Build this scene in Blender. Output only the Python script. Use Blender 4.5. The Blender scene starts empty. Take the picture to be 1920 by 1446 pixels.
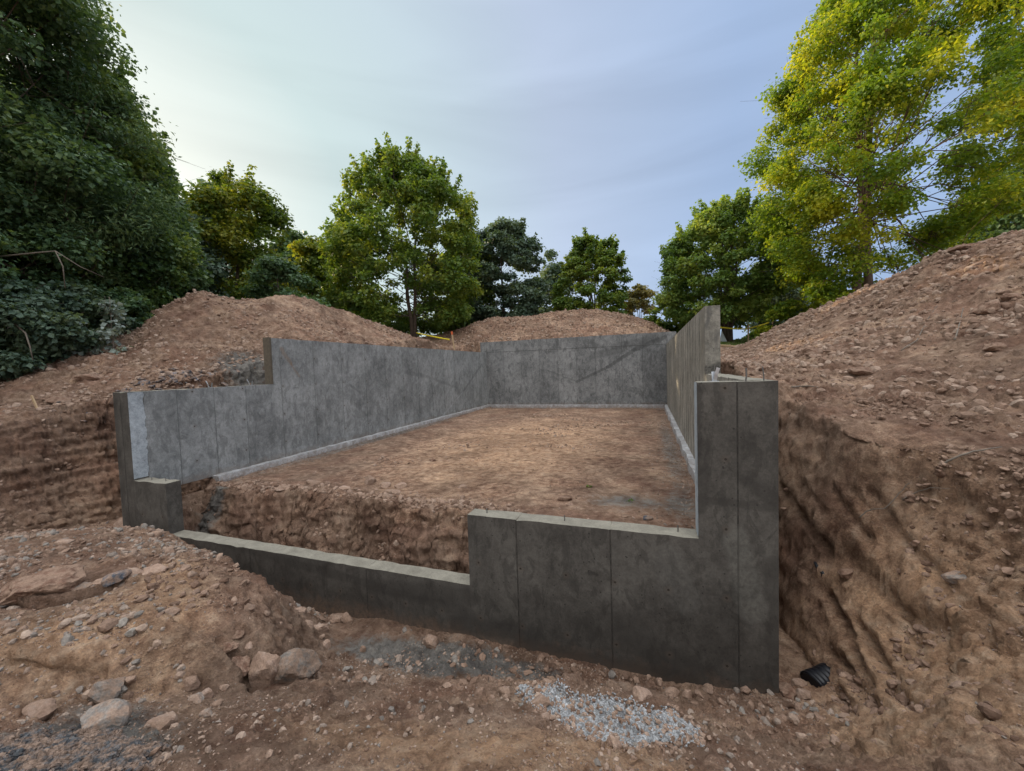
import bpy, math, random
import numpy as np
from mathutils import Vector, Matrix
random.seed(7); RNG = np.random.default_rng(11)
SC = bpy.context.scene; COL = SC.collection

# ------------------------------------------------------------------ camera (solved from the walls of the photo)
YAW, PIT, ROL, FPX = -0.3335, -0.0449, -0.0329, 730.5
CAM = np.array([7.7206, -3.7027, 1.7803])
_F = np.array([math.sin(YAW)*math.cos(PIT), math.cos(YAW)*math.cos(PIT), math.sin(PIT)])
_R = np.array([math.cos(YAW), -math.sin(YAW), 0.0]); _U = np.cross(_R, _F)
_c, _s = math.cos(ROL), math.sin(ROL)
_R, _U = _c*_R+_s*_U, -_s*_R+_c*_U
def P(px, py, X=None, Y=None, z=None, D=None):
    """real-world point seen at a photo position, at a given depth or on a given plane"""
    r = _F+_R*(px-960)/FPX-_U*(py-723)/FPX
    if X is not None: s = (X-CAM[0])/r[0]
    elif Y is not None: s = (Y-CAM[1])/r[1]
    elif z is not None: s = (z-CAM[2])/r[2]
    else: s = D
    return CAM+s*r
cd = bpy.data.cameras.new('camera'); cam = bpy.data.objects.new('camera', cd); COL.objects.link(cam)
m = Matrix(((_R[0], _U[0], -_F[0]), (_R[1], _U[1], -_F[1]), (_R[2], _U[2], -_F[2]))).to_4x4()
m.translation = Vector(CAM); cam.matrix_world = m
cd.sensor_width = 36; cd.lens = FPX/1920*36; cd.clip_start = .05; cd.clip_end = 3000
SC.camera = cam

# ------------------------------------------------------------------ numpy noise
LT = RNG.random((64, 64, 64)).astype(np.float32)
def vnoise(x, y, z=None):
    if z is None: z = np.zeros_like(x)
    xi, yi, zi = np.floor(x), np.floor(y), np.floor(z)
    fx, fy, fz = x-xi, y-yi, z-zi
    fx = fx*fx*(3-2*fx); fy = fy*fy*(3-2*fy); fz = fz*fz*(3-2*fz)
    xi = xi.astype(np.int64) & 63; yi = yi.astype(np.int64) & 63; zi = zi.astype(np.int64) & 63
    x1 = (xi+1) & 63; y1 = (yi+1) & 63; z1 = (zi+1) & 63
    def L(a, b, t): return a+(b-a)*t
    return L(L(L(LT[xi, yi, zi], LT[x1, yi, zi], fx), L(LT[xi, y1, zi], LT[x1, y1, zi], fx), fy),
             L(L(LT[xi, yi, z1], LT[x1, yi, z1], fx), L(LT[xi, y1, z1], LT[x1, y1, z1], fx), fy), fz)
def fbm(x, y, z=None, f=1.0, o=4, g=.5, kind=0, off=0.0):
    s = 0; a = 1; t = 0
    z = np.zeros_like(x) if z is None else z
    for i in range(o):
        c, sn = math.cos(.6*i+.3), math.sin(.6*i+.3)
        n = vnoise((x*c-y*sn)*f+17.3*i+off, (x*sn+y*c)*f+9.1*i+off, z*f+5.7*i)*2-1
        if kind == 1: n = 1-2*np.abs(n)          # ridged
        if kind == 2: n = 2*np.abs(n)-1          # billow
        s = s+a*n; t += a; a *= g; f *= 2.03
    return s/t
WX = RNG.random((128, 128)).astype(np.float32); WY = RNG.random((128, 128)).astype(np.float32); WV = RNG.random((128, 128)).astype(np.float32)
def worley(x, y, f, off=0):
    """nearest-cell distance and that cell's random value"""
    x = x*f+off; y = y*f+off*1.7
    xi = np.floor(x).astype(np.int64); yi = np.floor(y).astype(np.int64)
    best = np.full(x.shape, 9.0); val = np.zeros(x.shape)
    for dx in (-1, 0, 1):
        for dy in (-1, 0, 1):
            a, b = (xi+dx) & 127, (yi+dy) & 127
            d = (xi+dx+WX[a, b]-x)**2+(yi+dy+WY[a, b]-y)**2
            k = d < best; best = np.where(k, d, best); val = np.where(k, WV[a, b], val)
    return np.sqrt(best), val
def sstep(a, b, x):
    t = np.clip((x-a)/(b-a), 0, 1); return t*t*(3-2*t)

# ------------------------------------------------------------------ mesh + tag helpers
def new_mesh(name, V, Fq, mat, parent=None, smooth=False, loc=None):
    """V (n,3) array, Fq list of faces or (m,k) array"""
    V = np.asarray(V, dtype=np.float32)
    me = bpy.data.meshes.new(name)
    if isinstance(Fq, np.ndarray):
        k = Fq.shape[1]; lt = np.full(len(Fq), k, np.int32); li = Fq.astype(np.int32).ravel()
    else:
        lt = np.array([len(f) for f in Fq], np.int32); li = np.array([i for f in Fq for i in f], np.int32)
    me.vertices.add(len(V)); me.vertices.foreach_set('co', V.ravel())
    me.loops.add(len(li)); me.loops.foreach_set('vertex_index', li)
    me.polygons.add(len(lt)); me.polygons.foreach_set('loop_start', np.concatenate(([0], np.cumsum(lt)[:-1])).astype(np.int32))
    me.polygons.foreach_set('loop_total', lt)
    me.polygons.foreach_set('use_smooth', np.full(len(lt), smooth, bool))
    me.update(calc_edges=True)
    if mat: me.materials.append(mat)
    o = bpy.data.objects.new(name, me); COL.objects.link(o)
    if parent: o.parent = parent
    if loc is not None: o.location = loc
    return o
def vattr(o, name, arr, dom='POINT'):
    a = o.data.attributes.new(name, 'FLOAT', dom); a.data.foreach_set('value', np.asarray(arr, np.float32))
def vcol(o, name, arr, dom='POINT'):
    arr = np.asarray(arr, np.float32); a = o.data.attributes.new(name, 'FLOAT_VECTOR', dom); a.data.foreach_set('vector', arr.ravel())
def tag(o, label=None, cat=None, group=None, kind=None):
    if label: o['label'] = label
    if cat: o['category'] = cat
    if group: o['group'] = group
    if kind: o['kind'] = kind
    return o
def empty(name, loc):
    o = bpy.data.objects.new(name, None); o.location = Vector([float(a) for a in loc]); o.empty_display_size = .2; COL.objects.link(o); return o
class MB:
    def __init__(s): s.V = []; s.F = []
    def add(s, V, F):
        b = len(s.V); s.V += [tuple(float(c) for c in v) for v in V]; s.F += [tuple(i+b for i in f) for f in F]
    def box(s, a, b):
        x0, y0, z0 = a; x1, y1, z1 = b
        s.add([(x0,y0,z0),(x1,y0,z0),(x1,y1,z0),(x0,y1,z0),(x0,y0,z1),(x1,y0,z1),(x1,y1,z1),(x0,y1,z1)],
              [(0,3,2,1),(4,5,6,7),(0,1,5,4),(1,2,6,5),(2,3,7,6),(3,0,4,7)])
    def bar(s, a, b, w, h, up=(0,0,1)):
        a = Vector([float(q) for q in a]); b = Vector([float(q) for q in b]); d = (b-a).normalized(); u = Vector(up)
        r = d.cross(u);
        if r.length < 1e-3: r = d.cross(Vector((1,0,0)))
        r.normalize(); u = r.cross(d).normalized()
        V = [p+r*i*w/2+u*j*h/2 for p in (a, b) for i, j in ((-1,-1),(1,-1),(1,1),(-1,1))]
        s.add(V, [(0,1,2,3),(7,6,5,4),(0,4,5,1),(1,5,6,2),(2,6,7,3),(3,7,4,0)])
    def tube(s, pts, rad, n=6, cap=True):
        pts = [Vector([float(q) for q in p]) for p in pts]; base = len(s.V)
        if not hasattr(rad, '__len__'): rad = [rad]*len(pts)
        ref = None
        for i, p in enumerate(pts):
            d = (pts[min(i+1, len(pts)-1)]-pts[max(i-1, 0)]).normalized()
            if ref is None: ref = d.orthogonal().normalized()
            ref = (ref-d*ref.dot(d)).normalized(); q = d.cross(ref)
            for k in range(n):
                t = 2*math.pi*k/n; s.V.append(tuple(p+(ref*math.cos(t)+q*math.sin(t))*rad[i]))
        for i in range(len(pts)-1):
            for k in range(n):
                a = base+i*n+k; b = base+i*n+(k+1) % n; s.F.append((a, b, b+n, a+n))
        if cap:
            s.F.append(tuple(base+k for k in range(n))[::-1]); s.F.append(tuple(base+(len(pts)-1)*n+k for k in range(n)))
    def build(s, name, mat, parent=None, smooth=False): return new_mesh(name, s.V, s.F, mat, parent, smooth)

# ------------------------------------------------------------------ materials
class NT:
    def __init__(s, name):
        s.m = bpy.data.materials.new(name); s.m.use_nodes = True; s.t = s.m.node_tree; s.t.nodes.clear()
        s.out = s.n('ShaderNodeOutputMaterial')
    def n(s, typ, ins=None, **kw):
        nd = s.t.nodes.new(typ)
        for k, v in kw.items(): setattr(nd, k, v)
        for k, v in (ins or {}).items():
            if isinstance(v, bpy.types.NodeSocket): s.t.links.new(v, nd.inputs[k])
            else: nd.inputs[k].default_value = v
        return nd
    def math(s, op, a, b=0.0, c=0.0, clamp=False):
        n = s.n('ShaderNodeMath', {0: a, 1: b, 2: c}, operation=op, use_clamp=clamp); return n.outputs[0]
    def ramp(s, f, stops):
        n = s.n('ShaderNodeValToRGB', {'Fac': f}); e = n.color_ramp.elements
        while len(e) < len(stops): e.new(.5)
        for q, (p, c) in zip(e, stops): q.position = p; q.color = c if len(c) == 4 else (*c, 1)
        return n.outputs[0]
    def mix(s, f, a, b, mode='MIX'):
        n = s.n('ShaderNodeMix', data_type='RGBA', blend_type=mode)
        for k, v in ((0, f), (6, a), (7, b)):
            if isinstance(v, bpy.types.NodeSocket): s.t.links.new(v, n.inputs[k])
            else: n.inputs[k].default_value = v if not isinstance(v, tuple) or len(v) == 4 else (*v, 1)
        return n.outputs[2]
    def noise(s, vec, sc, det=4, rough=.55, dist=0, **kw):
        return s.n('ShaderNodeTexNoise', {'Vector': vec, 'Scale': sc, 'Detail': det, 'Roughness': rough, 'Distortion': dist}, **kw).outputs[0]
    def rng(s, v, a, b, c, d): return s.n('ShaderNodeMapRange', {0: v, 1: a, 2: b, 3: c, 4: d}).outputs[0]
    def surf(s, col, rough=.9, bump=None, strength=.5, dist=.02, metallic=0, spec=.3):
        ins = {'Base Color': col, 'Roughness': rough, 'Metallic': metallic, 'Specular IOR Level': spec}
        if bump is not None: ins['Normal'] = s.n('ShaderNodeBump', {'Height': bump, 'Strength': strength, 'Distance': dist}).outputs[0]
        b = s.n('ShaderNodeBsdfPrincipled', ins); s.t.links.new(b.outputs[0], s.out.inputs[0]); return s.m
def geo(t): return t.n('ShaderNodeNewGeometry').outputs['Position']
def plain(name, col, rough=.8, metallic=0, nscale=30, amt=.25, bumpd=.002):
    t = NT(name); p = geo(t); n = t.noise(p, nscale, 5)
    c = t.mix(n, tuple(v*(1-amt) for v in col), tuple(min(1, v*(1+amt)) for v in col))
    return t.surf(c, rough, n, .5, bumpd, metallic)

def soil_material():
    t = NT('soil'); p = geo(t)
    a = t.n('ShaderNodeAttribute', attribute_name='soil').outputs['Vector']
    sx = t.n('ShaderNodeSeparateXYZ', {0: a}); grey, orange, dark = sx.outputs
    n1 = t.noise(p, 1.3, 6, .6); n2 = t.noise(p, 9, 6, .65, .3); n3 = t.noise(p, 60, 5, .7)
    n4 = t.noise(p, 260, 3, .7)
    base = t.ramp(n2, [(.25, (.15, .091, .060)), (.42, (.30, .200, .142)), (.60, (.42, .300, .220)), (.8, (.55, .43, .335))])
    red = t.ramp(n2, [(.3, (.13, .068, .046)), (.7, (.30, .175, .128))])
    base = t.mix(t.ramp(n1, [(.40, (0,0,0)), (.62, (.75,.75,.75))]), base, red)
    org = t.ramp(n2, [(.3, (.28, .163, .100)), (.5, (.48, .31, .20)), (.75, (.60, .445, .325))])
    gry = t.ramp(n2, [(.3, (.11, .105, .10)), (.5, (.21, .20, .185)), (.75, (.33, .31, .28))])
    nn = t.math('MULTIPLY_ADD', n3, .5, -.25)
    nb = t.math('MULTIPLY_ADD', n2, .8, -.4)
    def m(x): return t.math('ADD', t.math('ADD', x, nn), nb)
    c = t.mix(t.rng(m(orange), .3, .7, 0, 1), base, org)
    c = t.mix(t.rng(m(grey), .35, .6, 0, 1), c, gry)
    c = t.mix(t.rng(m(dark), .35, .7, 0, .8), c, (.055, .030, .022))
    # pale stones mixed in the soil
    v = t.n('ShaderNodeTexVoronoi', {'Vector': p, 'Scale': 38.0, 'Randomness': 1.0})
    v2 = t.n('ShaderNodeTexVoronoi', {'Vector': p, 'Scale': 130.0, 'Randomness': 1.0})
    h1 = t.math('MULTIPLY', t.rng(v.outputs['Distance'], .1, .42, 1, 0), t.math('GREATER_THAN', t.n('ShaderNodeSeparateColor', {0: v.outputs['Color']}).outputs[0], .62))
    h2 = t.math('MULTIPLY', t.rng(v2.outputs['Distance'], .1, .45, 1, 0), t.math('GREATER_THAN', t.n('ShaderNodeSeparateColor', {0: v2.outputs['Color']}).outputs[1], .6))
    pm = t.rng(t.noise(p, 2.6, 4, .6), .45, .60, .05, 1); h1 = t.math('MULTIPLY', h1, pm); h2 = t.math('MULTIPLY', h2, t.math('MULTIPLY_ADD', pm, .7, .3))
    c = t.mix(t.math('MULTIPLY', h1, .45), c, t.mix(n1, (.30, .22, .17), (.42, .34, .28)))
    c = t.mix(t.math('MULTIPLY', h2, .35), c, (.36, .27, .21))
    c = t.mix(1.0, c, t.ramp(n3, [(.25, (.62, .62, .62)), (.7, (1.15, 1.15, 1.15))]), 'MULTIPLY')
    c = t.mix(1.0, c, t.ramp(t.noise(p, .6, 5, .6, .4), [(.38, (.78, .76, .75)), (.62, (1.16, 1.15, 1.12))]), 'MULTIPLY')
    c = t.mix(1.0, c, t.ramp(t.noise(p, 2.7, 7, .68, .6), [(.34, (.66, .64, .63)), (.5, (1, 1, 1)), (.64, (1.22, 1.2, 1.16))]), 'MULTIPLY')
    h = t.math('ADD', t.math('MULTIPLY', n3, .95), t.math('ADD', t.math('MULTIPLY', h1, .5), t.math('ADD', t.math('MULTIPLY', h2, .22), t.math('ADD', t.math('MULTIPLY', n4, .5), t.math('MULTIPLY', n2, .55)))))
    return t.surf(c, .97, h, 1.0, .034, spec=.1)
def rock_material(name, c0, c1, c2, sc=9):
    t = NT(name); p = geo(t); tone = t.n('ShaderNodeAttribute', attribute_name='tone').outputs['Fac']
    n = t.noise(p, sc, 6, .65, .4); n2 = t.noise(p, sc*9, 4, .7)
    c = t.ramp(n, [(.3, c0), (.5, c1), (.72, c2)])
    if name == 'mixed_rock':
        c = t.mix(1.0, t.ramp(tone, [(0, (.14,.083,.057)), (.3, (.30,.205,.15)), (.6, (.42,.32,.25)), (.8, (.24,.215,.19)), (1, (.34,.31,.27))]), t.ramp(n, [(.3, (.7,.7,.7)), (.7, (1.2,1.2,1.2))]), 'MULTIPLY')
    elif name != 'gravel_stone':
        up = t.n('ShaderNodeSeparateXYZ', {0: t.n('ShaderNodeNewGeometry').outputs['Normal']}).outputs[2]
        c = t.mix(t.math('MULTIPLY', t.ramp(t.noise(p, 14, 5, .7), [(.40, (0,0,0)), (.54, (1,1,1))]), .8), c, (.29, .20, .145))
    c = t.mix(1.0, c, t.ramp(n2, [(.25, (.6,.6,.6)), (.7, (1.15,1.15,1.15))]), 'MULTIPLY')
    c = t.mix(1.0, c, t.ramp(t.math('MULTIPLY_ADD', tone, .0 if name == 'mixed_rock' else 1.0, .45 if name == 'mixed_rock' else 0.0), [(0, (.55,.52,.5)), (1, (1.35,1.35,1.35))]), 'MULTIPLY')
    return t.surf(c, .92, t.math('ADD', n, t.math('MULTIPLY', n2, .4)), .7, .012, spec=.2)
def concrete_material(name, lo, hi, stain=.5, floor_damp=None, marks=(), mud=-.06, tie=None):
    t = NT(name); p = geo(t); tone = t.n('ShaderNodeAttribute', attribute_name='tone').outputs['Fac']
    n1 = t.noise(p, 1.1, 6, .6, .4); n2 = t.noise(p, 6, 6, .65, .6); n3 = t.noise(p, 55, 4, .7); n6 = t.noise(p, 22, 5, .7, .5)
    vs = t.n('ShaderNodeMapping', {'Vector': p, 'Scale': (5, 5, 2.2)}).outputs[0]; n5 = t.noise(vs, 2.6, 5, .65)
    f = t.math('ADD', t.math('MULTIPLY', n1, .36), t.math('ADD', t.math('MULTIPLY', n2, .32), t.math('ADD', t.math('MULTIPLY', n6, .26), t.math('ADD', t.math('MULTIPLY', n5, .16), t.math('MULTIPLY_ADD', tone, .06, -.085)))))
    c = t.ramp(f, [(.36, tuple(v*.55 for v in lo)), (.47, lo), (.56, tuple((a+b)/2 for a, b in zip(lo, hi))), (.68, hi)])
    v = t.n('ShaderNodeTexVoronoi', {'Vector': p, 'Scale': 17.0})
    pit = t.math('MULTIPLY', t.math('LESS_THAN', v.outputs['Distance'], .13), t.math('GREATER_THAN', t.n('ShaderNodeSeparateColor', {0: v.outputs['Color']}).outputs[0], .55))
    c = t.mix(t.math('MULTIPLY', pit, .75), c, tuple(q*.3 for q in lo))
    c = t.mix(1.0, c, t.ramp(n3, [(.3, (.8,.8,.8)), (.7, (1.12,1.12,1.12))]), 'MULTIPLY')
    # blotchy dark release-oil / damp stains
    st = t.ramp(t.noise(vs, 1.25, 7, .7, .8), [(.53, (0,0,0)), (.58, (1,1,1))])
    c = t.mix(t.math('MULTIPLY', st, stain), c, tuple(q*.45 for q in lo))
    sa = t.n('ShaderNodeAttribute', attribute_name='stain').outputs['Fac']
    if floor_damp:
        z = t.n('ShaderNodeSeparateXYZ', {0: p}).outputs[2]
        d = t.rng(t.math('ADD', z, t.math('MULTIPLY', n1, .9)), floor_damp[0], floor_damp[1], .75, 0)  # darkens the concrete towards the bottom
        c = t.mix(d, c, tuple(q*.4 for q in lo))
    c = t.mix(t.math('MULTIPLY', sa, t.rng(n6, .38, .58, .05, .85)), c, tuple(q*.35 for q in lo))
    # mud splashed up from the soil
    zz_ = t.n('ShaderNodeSeparateXYZ', {0: p}).outputs[2]; mb_ = mud
    c = t.mix(t.math('MULTIPLY', t.rng(t.math('ADD', zz_, t.math('MULTIPLY', n2, .35)), mb_+.13, mb_+.36, .8, 0), t.rng(n6, .35, .6, .3, 1)), c, (.19, .125, .085))
    dv = t.n('ShaderNodeVectorMath', {0: t.n('ShaderNodeTexNoise', {'Vector': p, 'Scale': 4.0, 'Detail': 8.0, 'Roughness': .7}).outputs['Color'], 1: (.5,.5,.5)}, operation='SUBTRACT').outputs[0]
    pw = t.n('ShaderNodeVectorMath', {0: dv, 1: (.16,.16,.16), 2: p}, operation='MULTIPLY_ADD').outputs[0]
    for (A_, B_, wd, amt, colr) in marks:
        A_ = Vector([float(q) for q in A_]); B_ = Vector([float(q) for q in B_]); L_ = B_-A_
        r_ = t.n('ShaderNodeVectorMath', {0: pw, 1: tuple(A_)}, operation='SUBTRACT').outputs[0]
        k_ = t.math('DIVIDE', t.n('ShaderNodeVectorMath', {0: r_, 1: tuple(L_)}, operation='DOT_PRODUCT').outputs['Value'], L_.length_squared, clamp=True)
        e_ = t.n('ShaderNodeVectorMath', {0: tuple(L_), 'Scale': k_}, operation='SCALE').outputs[0]
        d_ = t.n('ShaderNodeVectorMath', {0: r_, 1: e_}, operation='DISTANCE').outputs['Value']
        fk = t.math('MULTIPLY', t.rng(d_, wd*.35, wd*.6, amt*.8, 0), t.rng(n6, .3, .6, .3, 1))
        c = t.mix(fk, c, colr)
    tw = t.n('ShaderNodeAttribute', attribute_name='top_face').outputs['Fac']  # wall tops mix to a separate concrete colour
    c = t.mix(tw, c, t.ramp(t.math('ADD', t.math('MULTIPLY', n2, .6), t.math('MULTIPLY', n3, .4)), [(.3, (.12,.108,.085)), (.5, (.205,.19,.152)), (.7, (.30,.28,.228))]))
    if tie:
        sp = t.n('ShaderNodeSeparateXYZ', {0: p}).outputs
        def cell(v_, per, ph): return t.math('MULTIPLY', t.math('SUBTRACT', t.math('FRACT', t.math('MULTIPLY_ADD', v_, 1/per, .5-ph/per+100)), .5), per)
        a1 = cell(sp[tie[0]], tie[1], tie[2]+.035); a2 = cell(sp[2], .61, .33)
        rr = t.math('SQRT', t.math('ADD', t.math('MULTIPLY', a1, a1), t.math('MULTIPLY', a2, a2)))
        tm = t.math('MULTIPLY', t.rng(rr, .008, .014, 1, 0), 1.0); halo = t.rng(rr, .012, .05, .35, 0)
        c = t.mix(halo, c, (.11, .085, .065)); c = t.mix(tm, c, (.035, .028, .022)); pit = t.math('ADD', pit, tm)
    h = t.math('SUBTRACT', t.math('ADD', t.math('MULTIPLY', n3, .3), n2), pit)
    return t.surf(c, t.rng(n2, .3, .7, .6, .9), h, .35, .006, spec=.3)
def leaf_material(name, dark, mid, light, trans=.45):
    t = NT(name); p = geo(t); tone = t.n('ShaderNodeAttribute', attribute_name='tone').outputs['Fac']
    n = t.noise(p, .55, 3)
    f = t.math('ADD', t.math('MULTIPLY', tone, .65), t.math('MULTIPLY_ADD', n, .9, -.27))
    c = t.ramp(f, [(.1, dark), (.45, mid), (.9, light)])
    d = t.n('ShaderNodeBsdfPrincipled', {'Base Color': c, 'Roughness': .5, 'Specular IOR Level': .3})
    tc = t.mix(1.0, c, (1.5, 1.35, .5, 1), 'MULTIPLY')
    tr = t.n('ShaderNodeBsdfTranslucent', {'Color': tc})
    mx = t.n('ShaderNodeMixShader', {0: trans, 1: d.outputs[0], 2: tr.outputs[0]}); t.t.links.new(mx.outputs[0], t.out.inputs[0]); return t.m

_T, _YB = .2, 14.285
def mL(x0, y0, x1, y1, w_, a_, col=(.075,.078,.08)): return (P(x0, y0, X=_T), P(x1, y1, X=_T), w_, a_, col)
def mB(x0, y0, x1, y1, w_, a_, col=(.045,.047,.046)): return (P(x0, y0, Y=_YB), P(x1, y1, Y=_YB), w_, a_, col)
def mF(x0, y0, x1, y1, w_, a_, col=(.03,.027,.024)): return (P(x0, y0, Y=0), P(x1, y1, Y=0), w_, a_, col)
marks_L = [mL(903,684,868,735,.12,.7), mL(868,735,832,778,.08,.4,(.4,.41,.42)), mL(760,698,800,706,.14,.45), mL(800,706,858,728,.10,.45), mL(528,655,545,682,.10,.6,(.20,.125,.07)), mL(545,682,562,706,.06,.6,(.20,.125,.07)), mL(624,690,628,715,.14,.5), mL(655,722,675,736,.07,.6)]
marks_B = [mB(1246,632,1190,656,.20,.85), mB(1190,656,1140,688,.17,.85), mB(1140,688,1082,716,.13,.8), mB(1165,655,1110,668,.35,.5), mB(1082,716,1025,694,.07,.5), mB(1230,634,1150,650,.30,.55), mB(1110,640,1115,652,.2,.6)]
marks_F = [mF(700,1100,880,1120,.22,.6), mF(860,1170,1000,1190,.2,.75), mF(1180,1180,1290,1270,.35,.6), mF(1320,840,1310,950,.14,.8), mF(1400,905,1450,935,.12,.7), mF(1330,940,1450,950,.08,.6), mF(1452,1060,1455,1230,.16,.6), mF(1105,1073,1125,1077,.035,1), mF(980,1215,1290,1280,.2,.7), mF(320,990,880,1150,.12,.5), mF(1380,1010,1410,1140,.22,.45,(.20,.195,.17)), mF(1310,730,1312,860,.05,.9), mF(215,760,235,960,.1,.5), mF(1250,1050,1280,1120,.3,.3,(.16,.155,.14))]
M = dict(
 soil=soil_material(),
 c_side=concrete_material('concrete_side', (.215,.225,.225), (.40,.412,.41), .45, None, marks_L, -.06, (1, .9, 2.67)),
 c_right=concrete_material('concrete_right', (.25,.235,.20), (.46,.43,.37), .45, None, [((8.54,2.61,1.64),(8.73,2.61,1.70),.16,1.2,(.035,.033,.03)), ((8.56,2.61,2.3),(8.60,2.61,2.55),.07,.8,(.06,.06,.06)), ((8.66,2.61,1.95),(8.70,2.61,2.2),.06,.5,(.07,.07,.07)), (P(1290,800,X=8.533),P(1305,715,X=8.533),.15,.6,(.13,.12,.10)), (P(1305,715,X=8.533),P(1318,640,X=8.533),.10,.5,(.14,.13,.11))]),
 c_back=concrete_material('concrete_back', (.17,.175,.175), (.34,.345,.34), .55, None, marks_B),
 c_front=concrete_material('concrete_front', (.078,.071,.062), (.142,.131,.114), .45, (-1.15, .3), marks_F, -1.15, (0, .47, 6.43)),  # darker base than the other walls, darker still towards the bottom
 c_pale=concrete_material('concrete_pale', (.36,.40,.43), (.60,.66,.70), .15),
 c_foot=concrete_material('concrete_footing', (.36,.385,.40), (.70,.73,.75), .3),
 seam=plain('seam_concrete', (.075,.075,.072), .9, nscale=20, amt=.6),
 r_tan=rock_material('tan_rock', (.19,.12,.085), (.30,.21,.16), (.42,.33,.27)),
 r_brown=rock_material('brown_clod', (.09,.05,.035), (.16,.092,.064), (.25,.155,.11)),
 r_grey=rock_material('grey_rock', (.11,.098,.088), (.20,.18,.16), (.32,.285,.25)),
 r_mix=rock_material('mixed_rock', (.11,.098,.088), (.20,.18,.16), (.32,.285,.25)),
 r_blue=rock_material('blue_rock', (.045,.055,.065), (.09,.10,.12), (.17,.18,.20)),
 r_white=rock_material('gravel_stone', (.17,.175,.18), (.31,.32,.325), (.48,.49,.50), 30),
 clay=rock_material('grey_clay', (.045,.050,.055), (.085,.092,.10), (.14,.15,.155), 20),
 bark=plain('bark', (.10,.075,.058), .9, nscale=9, amt=.6, bumpd=.03),
 bark_w=plain('bark_warm', (.11,.075,.055), .9, nscale=9, amt=.6, bumpd=.03),
 twig=plain('twig', (.15,.125,.10), .8, nscale=20, amt=.4),
 wood=plain('stake_wood', (.42,.30,.18), .8, nscale=25, amt=.3),
 darkwood=plain('dark_board', (.105,.088,.066), .8, nscale=18, amt=.5),
 tape=plain('yellow_tape', (.75,.62,.05), .4, nscale=8, amt=.15),
 orange=plain('orange_paint', (.62,.14,.05), .7),
 steel=plain('galvanised_steel', (.55,.58,.62), .3, .85, 40, .15),
 rebar=plain('rebar_steel', (.16,.15,.14), .6, .6, 60, .3),
 black=plain('black_plastic', (.008,.009,.012), .32, 0, 40, .4),
 white=plain('white_board', (.62,.68,.70), .6, amt=.05),
 grass=leaf_material('grass_blade', (.04,.07,.015), (.09,.14,.03), (.17,.2,.06), .3),
 lf_fresh=leaf_material('leaf_fresh', (.06,.12,.036), (.15,.25,.06), (.36,.43,.11), .45),
 lf_mid2=leaf_material('leaf_mid_dark', (.034,.074,.030), (.088,.160,.055), (.24,.30,.09), .4),
 lf_ol=leaf_material('leaf_olive', (.040,.080,.018), (.11,.17,.030), (.36,.34,.05), .5),
 lf_dark=leaf_material('leaf_dark', (.030,.066,.036), (.080,.148,.070), (.19,.26,.11), .35),
 lf_mid=leaf_material('leaf_mid', (.045,.090,.022), (.110,.190,.038), (.30,.34,.060), .45),
 lf_yel=leaf_material('leaf_yellow', (.066,.135,.020), (.165,.265,.030), (.50,.50,.045), .5),
 lf_blue=leaf_material('leaf_blue', (.038,.072,.050), (.086,.138,.096), (.18,.24,.155), .3),
 lf_silver=leaf_material('leaf_silver', (.09,.12,.10), (.20,.25,.22), (.38,.44,.41), .2),
 lf_brown=leaf_material('leaf_brown', (.07,.08,.03), (.16,.16,.06), (.32,.27,.12), .4),
)

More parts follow.
